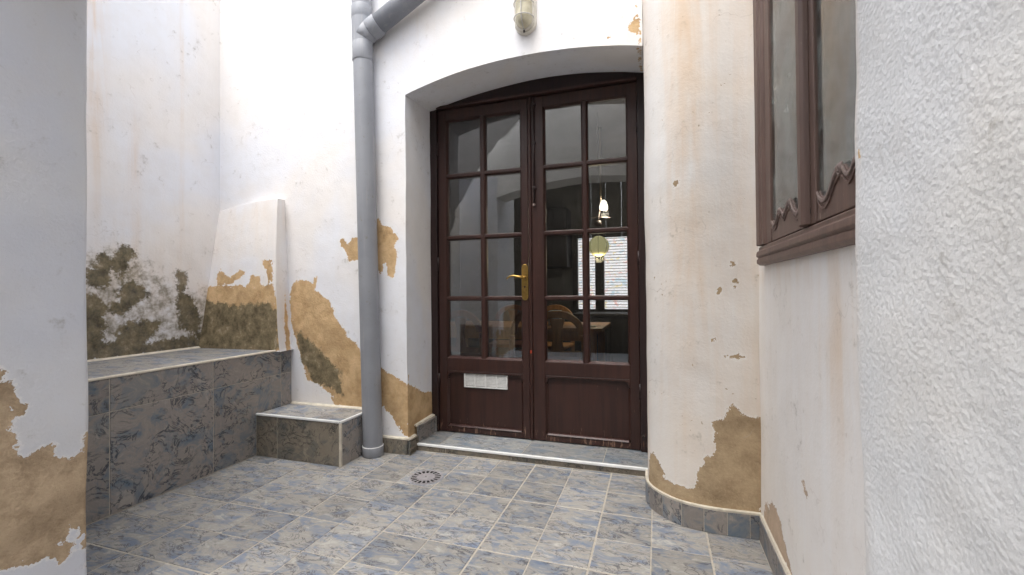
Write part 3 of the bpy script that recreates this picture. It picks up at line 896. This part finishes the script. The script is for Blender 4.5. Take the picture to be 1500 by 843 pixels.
def leaf(x0, x1, gl):
    """one leaf: stiles and rails in one mesh; panes, glazing bars and panel as its pieces"""
    ga, gb, gc, gd = gl
    f = MB()
    f.box(x0, ga-.010, LY0, LY1, DZ0, DZT-.002)
    f.box(gd+.010, x1, LY0, LY1, DZ0, DZT-.002)
    f.box(ga-.0101, gd+.0101, LY0+.0006, LY1, 2.190, DZT-.003)
    f.box(ga-.0101, gd+.0101, LY0+.0006, LY1, .462, .548)
    f.box(ga-.0101, gd+.0101, LY0+.0006, LY1, DZ0+.001, .082)
    lf = f.build('door_leaf', 'door', dd, bevel=.003)
    # fielded panel with a shallow arched upper edge
    p = MB(); p.box(ga-.012, gd+.012, LY0+.020, LY1-.008, .080, .464)
    p.build('lower_panel', 'door', lf)
    top = [(ga-.010, .463), (ga-.010, .425)]
    n = 10
    inner = [(ga+.002+.03*(1-math.cos(i/n*math.pi/2)), .425+.022*math.sin(i/n*math.pi/2)) for i in range(n+1)]
    inner += [(gd-.002-.03*(1-math.cos((1-i/n)*math.pi/2)), .425+.022*math.sin((1-i/n)*math.pi/2)) for i in range(n+1)]
    pp = [(ga-.0095, .4625), (ga-.0095, .405)]+inner+[(gd+.0095, .405), (gd+.0095, .4625)]
    MB().prism(pp, 1, LY0+.0015, LY0+.02).build('panel_arch', 'door', lf, bevel=.004)
    MB().prism([(LY0-.004, .0825), (LY0+.021, .0825), (LY0+.021, .094), (LY0+.006, .091)], 0, ga+.001, gd-.001).build('panel_sill', 'door_bead', lf, bevel=.002)
    for xx, s in ((ga-.0095, 1), (gd+.0095, -1)):
        MB().prism([(xx, LY0+.002), (xx+.012*s, LY0+.014), (xx+.012*s, LY0+.021), (xx, LY0+.021)] [::s], 2, .094, .405).build('panel_bead', 'door', lf)
    # glazing bars
    def bar_v(xa, xb, z0, z1):
        c = (xa+xb)/2
        return MB().prism([(xa, LY1-.006), (xa, LY0+.016), (c-.011, LY0+.0015), (c+.011, LY0+.0015), (xb, LY0+.016), (xb, LY1-.006)], 2, z0, z1)
    def bar_h(za, zb, xa, xb):
        c = (za+zb)/2
        return MB().prism([(LY1-.006, za), (LY0+.016, za), (LY0+.003, c-.009), (LY0+.003, c+.009), (LY0+.016, zb), (LY1-.006, zb)], 0, xa, xb)
    bar_v(gb, gc, .549, 2.189).build('glazing_bar', 'door', lf, bevel=.002)
    for (a0, a1), (b0, b1) in zip(PZ[:-1], PZ[1:]):
        for xa, xb in ((ga-.0095, gb+.012), (gc-.012, gd+.0095)):
            bar_h(a1, b0, xa, xb).build('glazing_bar', 'door', lf, bevel=.002)
    # sloped beads round the glazed field
    for xa, xb in ((ga, gb), (gc, gd)):
        MB().prism([(LY0+.001, .548), (LY0+.030, .548), (LY0+.030, .561), (LY0+.020, .561)], 0, xa-.0095, xb+.0095 if xb == gd else xb).build('glazing_bead', 'door_bead', lf)
        MB().prism([(LY0+.001, 2.190), (LY0+.018, 2.180), (LY0+.030, 2.180), (LY0+.030, 2.190)], 0, xa-.0095 if xa == ga else xa, xb+.0095 if xb == gd else xb).build('glazing_bead', 'door', lf)
    MB().prism([(ga-.0099, LY0+.001), (ga, LY0+.018), (ga, LY0+.030), (ga-.0099, LY0+.030)], 2, .5485, 2.1895).build('glazing_bead', 'door', lf)
    MB().prism([(gd+.0099, LY0+.001), (gd+.0099, LY0+.030), (gd, LY0+.030), (gd, LY0+.018)], 2, .5485, 2.1895).build('glazing_bead', 'door', lf)
    for z0, z1 in PZ:
        for xa, xb in ((ga, gb), (gc, gd)):
            g = MB().box(xa-.004, xb+.004, LY0+.0275, LY0+.0305, z0-.004, z1+.004).build('pane', 'glass', lf)
    return lf
leafL = leaf(-1.437, -.790, (-1.369, -1.130, -1.086, -.846))
leafR = leaf(-.765, -.103, (-.676, -.443, -.400, -.169))
# meeting strip with a surface bolt
st = MB(); st.prism([(-.789, LY0+.001), (-.783, LY0-.010), (-.772, LY0-.014), (-.766, LY0-.010), (-.764, LY0+.001)], 2, DZ0+.002, 2.258)
ast = st.build('meeting_strip', 'door', dd, bevel=.002)
b = MB(); b.tube([(-.745, LY0-.008, 2.255), (-.745, LY0-.008, 1.56)], .0055, 8)
bolt = b.build('surface_bolt', 'door_dark', leafR, smooth=True)
MB().lathe([(0, -.010), (.009, -.008), (.011, 0), (.009, .008), (0, .010)], (-.745, LY0-.015, 1.556), 14).build('bolt_knob', 'win_worn', leafR, smooth=True)
for z in (2.20, 1.95, 1.66):
    MB().box(-.757, -.733, LY0-.016, LY0+.001, z, z+.016).build('bolt_keeper', 'door_dark', leafR, bevel=.002)
# brass handle plate and lever
hxc = -.814
n = 8
out = []
for i in range(n+1):
    a = math.pi*i/n
    out.append((hxc+.022*math.cos(a), 1.152+.026*math.sin(a)))
for i in range(n+1):
    a = math.pi+math.pi*i/n
    out.append((hxc+.022*math.cos(a), .968+.026*math.sin(a)))
pl = MB().prism(out, 1, LY0-.0065, LY0-.0003).build('handle_plate', 'brass', leafL, bevel=.0025)
lv = MB()
lv.tube([(hxc, LY0-.005, 1.090), (hxc, LY0-.045, 1.090)], [.012, .009], 12)
lv.tube([(hxc, LY0-.045, 1.090), (hxc-.03, LY0-.050, 1.095), (hxc-.06, LY0-.050, 1.102), (hxc-.085, LY0-.048, 1.100), (hxc-.105, LY0-.046, 1.088), (hxc-.112, LY0-.044, 1.080)], [.009, .0075, .0065, .006, .005, .003], 10)
lv.build('handle_lever', 'brass', leafL, smooth=True)
MB().tube([(hxc, LY0-.010, 1.030), (hxc, LY0+.0005, 1.030)], .006, 10).build('keyhole', 'iron', leafL)
# vent grille
vx0, vx1, vz0, vz1 = -1.257, -.945, .352, .458
v = MB(); yv = LY0+.020
for a in ((vx0, vx1, vz0, vz0+.008), (vx0, vx1, vz1-.008, vz1), (vx0, vx0+.010, vz0+.008, vz1-.008), (vx1-.010, vx1, vz0+.008, vz1-.008)):
    v.box(a[0], a[1], yv-.012, yv-.0005, a[2], a[3])
for i in range(1, 4):
    x = vx0+(vx1-vx0)*i/4; v.box(x-.004, x+.004, yv-.0105, yv-.0006, vz0+.0081, vz1-.0081)
vg = v.build('vent_grille', 'vent', leafL, bevel=.001)
MB().box(vx0+.009, vx1-.009, yv-.0022, yv-.0003, vz0+.007, vz1-.007).build('gap_shade_back', 'iron', leafL)  # dark sheet paints the shade in the gaps between slats
for i in range(9):
    z = vz0+.012+i*(vz1-vz0-.024)/8.6
    MB().prism([(yv-.0085, z-.0005), (yv-.003, z+.003), (yv-.003, z+.0075), (yv-.0085, z+.004)], 0, vx0+.010, vx1-.010).build('grille_slat', 'vent', leafL)
MB().box(-.781, -.767, LY0-.0165, LY0-.0135, .602, .620).build('red_tag', 'red', dd)
# hinges
for z in (.35, 1.15, 1.95):
    MB().tube([(-1.4385, LY0-.006, z), (-1.4385, LY0-.006, z+.09)], .007, 10).build('hinge', 'door_dark', dd, smooth=True)
    MB().tube([(-.1015, LY0-.006, z), (-.1015, LY0-.006, z+.09)], .007, 10).build('hinge', 'door_dark', dd, smooth=True)
MB().tube([(-.085, FY0-.001, .135), (-.085, FY0-.018, .135), (-.085, FY0-.022, .148)], .006, 8).build('door_hook', 'iron', dd, smooth=True)

# ------------------------------------------------------------------ side window with carved sashes
wi = thing('carved_window', 'faded brown casement window with carved scroll rails in the cream wall', 'window', (XW, 1.4, WZ0))
def molding(poly_yz_or, axis, a, b, name, mat='win_wood', parent=wi, bevel=.002):
    return MB().prism(poly_yz_or, axis, a, b).build(name, mat, parent, bevel=bevel)
# sill member, stepped profile (x, z)
sp = [(XW+.05, 1.090), (.372, 1.090), (.362, 1.098), (.362, 1.112), (.368, 1.117), (.360, 1.124), (.362, 1.140), (.370, 1.146), (.370, 1.156), (.378, 1.162), (XW+.05, 1.162)]
molding(sp, 1, .93, 1.888, 'frame_sill')
vp = [(1.888, XW+.05), (1.760, XW+.05), (1.760, .384), (1.772, .376), (1.790, .376), (1.798, .366), (1.822, .366), (1.828, .360), (1.868, .358), (1.880, .363), (1.888, .374)]
MB().prism([(x, y) for y, x in vp], 2, 1.163, 2.66).build('frame_jamb', 'win_wood', wi, bevel=.002)
MB().prism([(x, y) for y, x in [(.93, XW+.05), (.93, .372), (.985, .376), (.985, XW+.05)]], 2, 1.163, 2.66).build('frame_jamb', 'win_wood', wi, bevel=.002)
MB().box(.362, XW+.05, .93, 1.888, 2.662, 2.73).build('frame_head', 'win_wood', wi, bevel=.003)
def sash(y0, y1, wave, meet):
    """y0 > y1: far and near edge; wave: carved top line of the bottom rail"""
    s = MB()
    XF, XK = .374, .412
    s.box(XF, XK, y0-.058, y0, 1.1635, 2.655)
    s.box(XF, XK, y1, y1+.050, 1.1635, 2.655)
    s.box(XF+.001, XK, y1+.0501, y0-.0581, 2.60, 2.654)
    so = s.build('sash', 'win_wood', wi, bevel=.003)
    MB().prism([(y0-.0585, 1.164)]+wave+[(y1+.0505, 1.164)], 0, XF+.003, XK-.004).build('scroll_rail', 'win_wood', so, bevel=.003)
    return so
wl_ = [(1.715, 1.236), (1.700, 1.232), (1.690, 1.222), (1.665, 1.222), (1.645, 1.232), (1.625, 1.250), (1.605, 1.258), (1.585, 1.252), (1.570, 1.240), (1.555, 1.236), (1.540, 1.244), (1.520, 1.258), (1.495, 1.265), (1.475, 1.256), (1.460, 1.236), (1.440, 1.222), (1.420, 1.218), (1.395, 1.226), (1.385, 1.236)]
wr_ = [(1.255, 1.240), (1.243, 1.226), (1.225, 1.216), (1.205, 1.214), (1.185, 1.222), (1.165, 1.240), (1.145, 1.258), (1.120, 1.268), (1.100, 1.262), (1.085, 1.246), (1.070, 1.240), (1.055, 1.248), (1.040, 1.262), (1.02, 1.266)]
s1 = sash(1.774, 1.330, wl_, True)
s2 = sash(1.325, .972, wr_, False)
MB().prism([(.362, 1.352), (.356, 1.342), (.356, 1.318), (.362, 1.305), (.3738, 1.300), (.3738, 1.356)], 2, 1.164, 2.65).build('meeting_strip', 'win_wood', wi, bevel=.002)
for so, w in ((s1, wl_), (s2, wr_)):
    n_ = len(w)
    # raised band following the carved edge, a groove below it, spiral eyes in the crests
    band = [(y, z-.001) for y, z in w]+[(y, z-.0085-.004*abs(math.sin(i*.9))) for i, (y, z) in list(enumerate(w))[::-1]]
    MB().prism(band, 0, .3715, .3772).build('carved_band', 'win_worn', so, bevel=.0022)
    low = [(y, max(1.175, z-.021)) for y, z in w]+[(y, max(1.170, z-.027)) for y, z in w[::-1]]
    MB().prism(low, 0, .3735, .3772).build('carved_band', 'win_wood', so, bevel=.0015)
    for k in range(1, n_-1):
        if w[k][1] > w[k-1][1] and w[k][1] >= w[k+1][1]:
            cy, cz = w[k][0]-.004, w[k][1]-.017
            curl = [Vector((.3745-.0002*i, cy+(.0135-.0009*i)*math.cos(.62*i+1.2), cz+(.0115-.0008*i)*math.sin(.62*i+1.2))) for i in range(14)]
            MB().tube(curl, [.0034-.00012*i for i in range(14)], 7).build('carved_curl', 'win_worn', so, smooth=True)
            for q_ in (-.55, .0, .5):
                MB().tube([Vector((.376, cy+.030*math.sin(q_), cz-.006)), Vector((.3725, cy+.022*math.sin(q_), cz+.010)), Vector((.376, cy+.012*math.sin(q_*1.4), cz+.019))], [.002, .0042, .0018], 7).build('carved_leaf', 'win_worn', so, smooth=True)
MB().box(.382, .385, 1.378, 1.718, 1.20, 2.604).build('pane', 'glass_win', s1)
MB().box(.382, .385, 1.020, 1.269, 1.20, 2.604).build('pane', 'glass_win', s2)
MB().box(.3715, .3738, 1.300, 1.335, 1.19, 1.206).build('latch', 'iron', wi, bevel=.001)
# shallow room pocket with curtain behind the glass
pk = MB()
pk.box(.73, .738, .951, WY1+.009, WZ0-.008, WZ1+.008)
pk.build('window_back', 'room_wall', wi)
cv = MB()
n = 60
poly = [(.47+.014*math.sin(i*.9)+.006*math.sin(i*2.3), .97+.85*i/n) for i in range(n+1)]
poly += [(x+.004, y) for x, y in poly[::-1]]
cv.prism(poly, 2, WZ0+.01, WZ1-.02)
cu = cv.build('curtain', 'curtain', None, smooth=False)
tag(cu, 'pale greenish curtain hanging inside the carved window', 'curtain')

# ------------------------------------------------------------------ drainpipe
dp = thing('drainpipe', 'grey plastic drainpipe with a slanting branch fixed to the white wall', 'pipe', (-1.675, 2.33, 0))
PR = .059
def pipe_c(z):
    t = (z-.03)/2.46
    return Vector((-1.676-.057*t, 2.333, z))
mbp = MB(); mbp.tube([pipe_c(z) for z in rng(.055, 2.485, .27)], PR, 28, caps=False)
mbp.build('pipe', 'pvc', dp, smooth=True)
mbp = MB(); mbp.tube([pipe_c(z) for z in rng(2.60, 3.7, .2)], PR, 28, caps=False)
mbp.build('pipe', 'pvc', dp, smooth=True)
def coupling(z0, z1, extra=.006, name='coupling'):
    m_ = MB()
    prof = [(PR-.002, 0), (PR+extra*.6, 0), (PR+extra, .003), (PR+extra, (z1-z0)-.003), (PR+extra*.6, z1-z0), (PR-.002, z1-z0)]
    c = pipe_c((z0+z1)/2)
    m_.lathe(prof, (c.x, c.y, z0), 28)
    return m_.build(name, 'pvc', dp, smooth=True)
coupling(.0, .058, .005)
m_ = MB(); c = pipe_c(.05); m_.lathe([(PR-.001, 0), (PR+.0052, 0), (PR+.0052, .003), (PR-.001, .003)], (c.x, c.y, .0585), 28); m_.build('sealing_ring', 'trim', dp)
coupling(2.445, 2.56, .0038)
coupling(2.71, 2.79, .0038)
m_ = MB(); m_.tube([pipe_c(2.555), pipe_c(2.715)], PR+.003, 28, caps=False); m_.build('junction', 'pvc', dp, smooth=True)
ang = math.atan(.49)
a0 = pipe_c(2.60); bd = Vector((math.cos(ang), -.02, math.sin(ang))).normalized()
m_ = MB(); m_.tube([a0+bd*.0, a0+bd*.075], PR+.003, 28); m_.build('branch_socket', 'pvc', dp, smooth=False)
m_ = MB(); m_.tube([a0+bd*.072, a0+bd*.078, a0+bd*.135, a0+bd*.14], [PR+.0035, PR+.006, PR+.006, PR+.0035], 28); m_.build('branch_coupling', 'pvc', dp)
m_ = MB(); m_.tube([a0+bd*.13, a0+bd*.6, a0+bd*1.25], PR, 28); m_.build('branch_pipe', 'pvc', dp, smooth=True)
for o in dp.children:
    if o.name.startswith('branch'):
        for p in o.data.polygons: p.use_smooth = len(p.vertices) == 4
for z in (1.62,):
    pass

# ------------------------------------------------------------------ bulkhead lamp
LX, LZ0, LZ1 = -.686, 2.455, 2.74
lm = thing('bulkhead_lamp', 'cream oval bulkhead lamp with a wire guard above the arched doorway', 'lamp', (LX, YF, 2.6))
def stadium(r, z0, z1, n=12):
    o = [(LX+r*math.cos(math.pi*i/n), z1-r+r*math.sin(math.pi*i/n)) for i in range(n+1)]
    o += [(LX+r*math.cos(math.pi+math.pi*i/n), z0+r+r*math.sin(math.pi+math.pi*i/n)) for i in range(n+1)]
    return o
MB().prism(stadium(.062, LZ0-.006, LZ1+.006), 1, YF-.030, YF+.006).build('lamp_base', 'lamp_body', lm, bevel=.006)
MB().prism(stadium(.055, LZ0+.002, LZ1-.002), 1, YF-.046, YF-.0295).build('lamp_rim', 'lamp_body', lm, bevel=.005)
gm = MB(); rings = []
for k in range(8):
    t = k/7*math.pi/2
    s = math.cos(t); dep = math.sin(t)*.055
    rr = .047*s
    zc0, zc1 = LZ0+.010, LZ1-.010
    ring = []
    n = 12
    core_r = .047
    for i in range(n+1):
        a = math.pi*i/n; ring.append((LX+rr*math.cos(a), YF-.044-dep, zc1-core_r+rr*math.sin(a)))
    for i in range(n+1):
        a = math.pi+math.pi*i/n; ring.append((LX+rr*math.cos(a), YF-.044-dep, zc0+core_r+rr*math.sin(a)))
    rings.append(ring)
N = len(rings[0])
vs = [p for r in rings for p in r]
fs = [(i*N+k, i*N+(k+1) % N, (i+1)*N+(k+1) % N, (i+1)*N+k) for i in range(7) for k in range(N)]
gm.add(vs, fs).build('lamp_glass', 'lamp_glass', lm, smooth=True)
wr = MB()
wr.tube([(LX, YF-.048, LZ0+.001), (LX, YF-.085, LZ0+.022), (LX, YF-.105, LZ0+.06), (LX, YF-.105, LZ1-.06), (LX, YF-.085, LZ1-.022), (LX, YF-.048, LZ1-.001)], .0032, 8)
wr.build('guard_wire', 'lamp_wire', lm, smooth=True)
for z in (LZ0+.062, (LZ0+LZ1)/2, LZ1-.062):
    wr = MB(); wr.tube([(LX+.056*math.cos(a), YF-.046-.060*math.sin(a), z) for a in [math.pi*i/12 for i in range(13)]], .0032, 8)
    wr.build('guard_wire', 'lamp_wire', lm, smooth=True)
MB().lathe([(0, -.008), (.006, -.006), (.006, .006), (0, .008)], (LX, YF-.044, LZ0-.004), 10).build('clip_screw', 'iron', lm, smooth=True)

# ------------------------------------------------------------------ floor drain
DC = Vector((-1.195, 2.128, 0))
dr = thing('floor_drain', 'round grey floor drain grate set flush in the marbled tiles', 'drain', (DC.x, DC.y, 0))
m_ = MB(); seg = 64
def ringpts(r, z, n=seg): return [(DC.x+r*math.cos(2*math.pi*i/n), DC.y+r*math.sin(2*math.pi*i/n), z) for i in range(n)]
def annulus(mb, r0, r1, z, a0=0, a1=2*math.pi, n=seg, th=.004):
    vs, fs = [], []
    for i in range(n+1):
        a = a0+(a1-a0)*i/n
        for r, zz in ((r0, z-th), (r0, z), (r1, z), (r1, z-th)):
            vs.append((DC.x+r*math.cos(a), DC.y+r*math.sin(a), zz))
    for i in range(n):
        for k in range(3):
            fs.append((i*4+k, i*4+k+1, (i+1)*4+k+1, (i+1)*4+k))
    fs += [(0, 1, 2, 3), (n*4+3, n*4+2, n*4+1, n*4)]
    mb.add(vs, fs)
m_ = MB(); m_.lathe([(0, .0022), (.094, .0022), (.097, .0004)], (DC.x, DC.y, 0), 40); m_.build('cement_collar', 'cement', dr)
m_ = MB(); annulus(m_, .0, .0835, .0034, th=.0010); m_.build('hole_shade_disc', 'black', dr)  # flat black disc paints the darkness inside the drain
m_ = MB(); annulus(m_, .080, .088, .0062, th=.005); m_.build('rim', 'drain', dr)
m_ = MB(); annulus(m_, .0005, .049, .0062, th=.004); m_.build('centre_plate', 'drain', dr)
for i in range(18):
    a = 2*math.pi*i/18
    m_ = MB(); annulus(m_, .0485, .0805, .0060, a-.062, a+.062, 3, th=.0035); m_.build('spoke', 'drain', dr)
m_ = MB(); m_.lathe([(0, .0063), (.004, .0068), (.004, .006)], (DC.x, DC.y, 0), 10); m_.build('screw', 'iron', dr)

# ------------------------------------------------------------------ room behind the door
RF = .036
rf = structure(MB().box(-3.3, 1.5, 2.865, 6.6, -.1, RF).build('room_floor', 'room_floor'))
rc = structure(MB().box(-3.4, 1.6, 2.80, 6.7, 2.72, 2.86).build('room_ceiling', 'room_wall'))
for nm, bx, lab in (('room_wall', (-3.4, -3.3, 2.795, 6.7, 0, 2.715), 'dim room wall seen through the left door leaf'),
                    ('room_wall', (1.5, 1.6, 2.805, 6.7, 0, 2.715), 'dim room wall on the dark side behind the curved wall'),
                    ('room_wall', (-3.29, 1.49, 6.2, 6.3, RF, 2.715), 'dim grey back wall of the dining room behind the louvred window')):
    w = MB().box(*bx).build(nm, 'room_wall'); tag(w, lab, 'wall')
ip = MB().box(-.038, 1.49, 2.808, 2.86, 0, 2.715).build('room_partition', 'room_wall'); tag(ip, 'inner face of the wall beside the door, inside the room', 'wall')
# bright louvred window at the back
lwn = thing('louvred_window', 'bright louvred window with coloured panes at the back of the dim room', 'window', (-.55, 6.15, .7))
W0, W1, Z0, Z1 = -1.04, -.24, .72, 1.76
for x0, x1 in ((W0, -.80), (-.68, W1)):
    MB().box(x0+.001, x1-.001, 6.165, 6.18, Z0+.03, Z1-.03).build('daylit_pane', 'daylight', lwn)
    for i in range(26):
        z = Z0+.05+i*(Z1-Z0-.10)/25
        MB().box(x0+.004, x1-.004, 6.150, 6.158, z, z+.009).build('louvre_slat', 'slat', lwn)
fm = MB(); fm.box(-.798, -.682, 6.09, 6.19, Z0-.05, Z1+.05); fm.build('mullion', 'room_dark', lwn)
fm = MB(); fm.box(W0-.07, W0, 6.10, 6.19, Z0-.05, Z1+.05); fm.build('frame_side', 'room_dark', lwn)
fm = MB(); fm.box(W1, W1+.07, 6.10, 6.19, Z0-.05, Z1+.05); fm.build('frame_side', 'room_dark', lwn)
fm = MB(); fm.box(W0, -.799, 6.10, 6.19, Z0-.05, Z0+.03); fm.box(-.681, W1, 6.10, 6.19, Z0-.05, Z0+.03); fm.build('frame_bottom', 'room_dark', lwn)
fm = MB(); fm.box(W0, -.799, 6.10, 6.19, Z1-.03, Z1+.05); fm.box(-.681, W1, 6.10, 6.19, Z1-.03, Z1+.05); fm.build('frame_top', 'room_dark', lwn)
# dark sideboard below, dark hanging cabinet
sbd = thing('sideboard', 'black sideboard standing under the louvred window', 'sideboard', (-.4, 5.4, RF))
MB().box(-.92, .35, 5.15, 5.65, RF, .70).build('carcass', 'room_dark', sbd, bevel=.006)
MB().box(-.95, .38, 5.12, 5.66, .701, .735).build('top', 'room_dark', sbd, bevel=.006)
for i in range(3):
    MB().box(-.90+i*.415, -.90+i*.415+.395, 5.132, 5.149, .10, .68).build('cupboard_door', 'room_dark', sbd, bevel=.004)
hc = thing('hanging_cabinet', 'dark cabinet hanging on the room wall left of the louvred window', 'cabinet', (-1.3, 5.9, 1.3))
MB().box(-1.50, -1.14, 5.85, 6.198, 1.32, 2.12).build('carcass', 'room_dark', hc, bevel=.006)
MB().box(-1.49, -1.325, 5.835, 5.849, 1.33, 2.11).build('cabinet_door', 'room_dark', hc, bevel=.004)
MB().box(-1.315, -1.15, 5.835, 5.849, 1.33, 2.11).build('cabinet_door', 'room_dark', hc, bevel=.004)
# paper lantern
LC = Vector((-.527, 4.3, 1.430))
la = thing('paper_lantern', 'round glowing yellow paper lantern hanging inside the room', 'lantern', tuple(LC))
prof = [(.098*math.sin(t), .098*math.cos(t)) for t in [math.pi*(.06+.88*i/22) for i in range(23)]]
MB().lathe(prof, tuple(LC), 28).build('shade', 'lantern', la, smooth=True)
for i in range(7):
    a = math.pi*2*i/7+.3
    MB().tube([(LC.x+.0995*math.sin(t)*math.cos(a), LC.y+.0995*math.sin(t)*math.sin(a), LC.z+.0995*math.cos(t)) for t in [math.pi*(.06+.88*k/14) for k in range(15)]], .0016, 5).build('rib', 'iron', la)
MB().tube([LC+Vector((0, 0, .09)), Vector((LC.x, LC.y, 2.719))], .003, 6).build('cord', 'iron', la)
def lamp_light(name, loc, watts, col, parent):
    l_ = bpy.data.lights.new(name, 'POINT'); l_.energy = watts; l_.color = col; l_.shadow_soft_size = .04
    o_ = bpy.data.objects.new(name, l_); COL.objects.link(o_); o_.location = loc; attach(o_, parent)
lamp_light('lantern_light', (LC.x, LC.y, LC.z-.125), 2.5, (1, .82, .5), la)
# pendant lamp with two arms
PC = Vector((-.52, 4.7, 1.90))
pd = thing('pendant_lamp', 'small metal pendant lamp with a bright glass shade above the lantern', 'lamp', tuple(PC))
MB().tube([Vector((PC.x-.03, PC.y, 2.719)), PC+Vector((-.03, 0, .02))], .010, 8).build('stem', 'steel', pd, smooth=True)
MB().lathe([(.012, .05), (.03, .03), (.045, -.02), (.04, -.05), (0, -.055)], tuple(PC), 16).build('glass_shade', 'bulb', pd, smooth=True)
MB().lathe([(0, .03), (.03, .025), (.04, 0), (.03, -.03), (0, -.035)], (PC.x-.06, PC.y, PC.z-.19), 14).build('hub', 'iron', pd, smooth=True)
MB().tube([PC+Vector((-.03, 0, .02)), (PC.x-.06, PC.y, PC.z-.17)], .007, 8).build('lower_stem', 'iron', pd)
MB().tube([(PC.x-.17, PC.y, PC.z-.135), (PC.x-.06, PC.y, PC.z-.125), (PC.x+.07, PC.y, PC.z-.14)], .006, 6).build('cross_arm', 'iron', pd)

lamp_light('pendant_light', (PC.x+.02, PC.y-.01, PC.z-.10), 4.0, (1, .86, .66), pd)
# table and chairs
tb = thing('dining_table', 'pine dining table inside the room with napkins on top', 'table', (-1.15, 3.85, RF))
MB().box(-1.95, -.41, 3.50, 4.20, .675, .705).build('table_top', 'pine', tb, bevel=.004)
MB().box(-1.90, -.46, 3.53, 3.55, .60, .674).box(-1.90, -.46, 4.15, 4.17, .60, .674).build('apron', 'pine', tb)
for x in (-1.90, -.52):
    for y in (3.53, 4.11):
        MB().box(x, x+.06, y-.001, y+.059, RF, .6745).build('leg', 'pine', tb, bevel=.004)
nb = MB().box(-.90, -.80, 3.75, 3.86, .706, .83).build('napkin_box', 'cloth', None, bevel=.004); tag(nb, 'white napkin box standing on the pine table', 'box')
nk = MB().box(-.60, -.48, 3.62, 3.74, .7055, .712).build('napkin', 'cloth', None, bevel=.001); tag(nk, 'white folded napkin lying at the end of the pine table', 'napkin')

def make_chair(label, mat):
    c = bpy.data.objects.new('dining_chair', None); COL.objects.link(c); tag(c, label, 'chair', 'dining chairs round the table')
    def part(mb, name, bevel=.004, smooth=False):
        o = mb.build(name, mat, None, bevel=bevel, smooth=smooth); o.parent = c; return o
    part(MB().prism([(-.20, -.19), (.20, -.19), (.215, .20), (-.215, .20)], 2, .41, .44), 'seat', .008)
    for x in (-.18, .18):
        part(MB().tube([(x, .17, .41), (x*1.03, .175, 0)], [.020, .016], 10), 'leg', 0)
    for s in (-1, 1):
        pts = [(s*.17, -.185, 0), (s*.185, -.18, .42), (s*.185, -.20, .65)]
        part(MB().tube(pts, [.017, .020, .018], 10), 'leg', 0)
    # arched crest
    o_ = [(.197*math.cos(math.pi*i/16), .66+.165*math.sin(math.pi*i/16)) for i in range(17)]
    i_ = [(.148*math.cos(math.pi*i/16), .66+.115*math.sin(math.pi*i/16)) for i in range(17)]
    part(MB().prism(o_+i_[::-1], 1, -.216, -.190), 'crest', .004)
    part(MB().box(-.17, .17, -.213, -.193, .50, .54), 'back_rail', .003)
    part(MB().prism([(-.045, .54), (.045, .54), (.03, .66), (.055, .765), (-.055, .765), (-.03, .66)], 1, -.212, -.194), 'splat', .003)
    part(MB().box(-.165, .165, -.19, -.172, .20, .235), 'stretcher', .003)
    part(MB().box(-.165, .165, .165, .183, .18, .21), 'stretcher', .003)
    for s in (-1, 1):
        part(MB().box(s*.178-.010, s*.178+.010, -.17, .165, .24, .27), 'stretcher', .003)
    return c
def copy_chair(src, label):
    c = src.copy(); COL.objects.link(c); c['label'] = label
    for ch in src.children:
        d = ch.copy(); COL.objects.link(d); d.parent = c
    return c
c0 = make_chair('pine chair with an arched back standing behind the right door leaf', 'pine')
c0.location = (-.69, 3.30, RF); c0.rotation_euler.z = .06
c1 = copy_chair(c0, 'pine chair on the far side of the table behind the napkin box')
c1.location = (-1.02, 4.30, RF); c1.rotation_euler.z = math.pi-.1
c2 = make_chair('reddish wooden chair seen through the left door leaf, backed to the door', 'pine_red')
c2.location = (-1.42, 3.34, RF); c2.rotation_euler.z = -.15
c3 = copy_chair(c2, 'reddish wooden chair turned sideways near the middle of the double door')
c3.location = (-1.13, 3.20, RF); c3.rotation_euler.z = 1.35
c4 = copy_chair(c2, 'reddish wooden chair on the far side of the table')
c4.location = (-1.45, 4.35, RF); c4.rotation_euler.z = math.pi+.15

scene.render.engine = 'CYCLES'
cy = scene.cycles
cy.max_bounces = 8
cy.diffuse_bounces = 6
cy.glossy_bounces = 4
cy.transmission_bounces = 4
cy.transparent_max_bounces = 12
cy.use_adaptive_sampling = True
cy.adaptive_threshold = 0.04
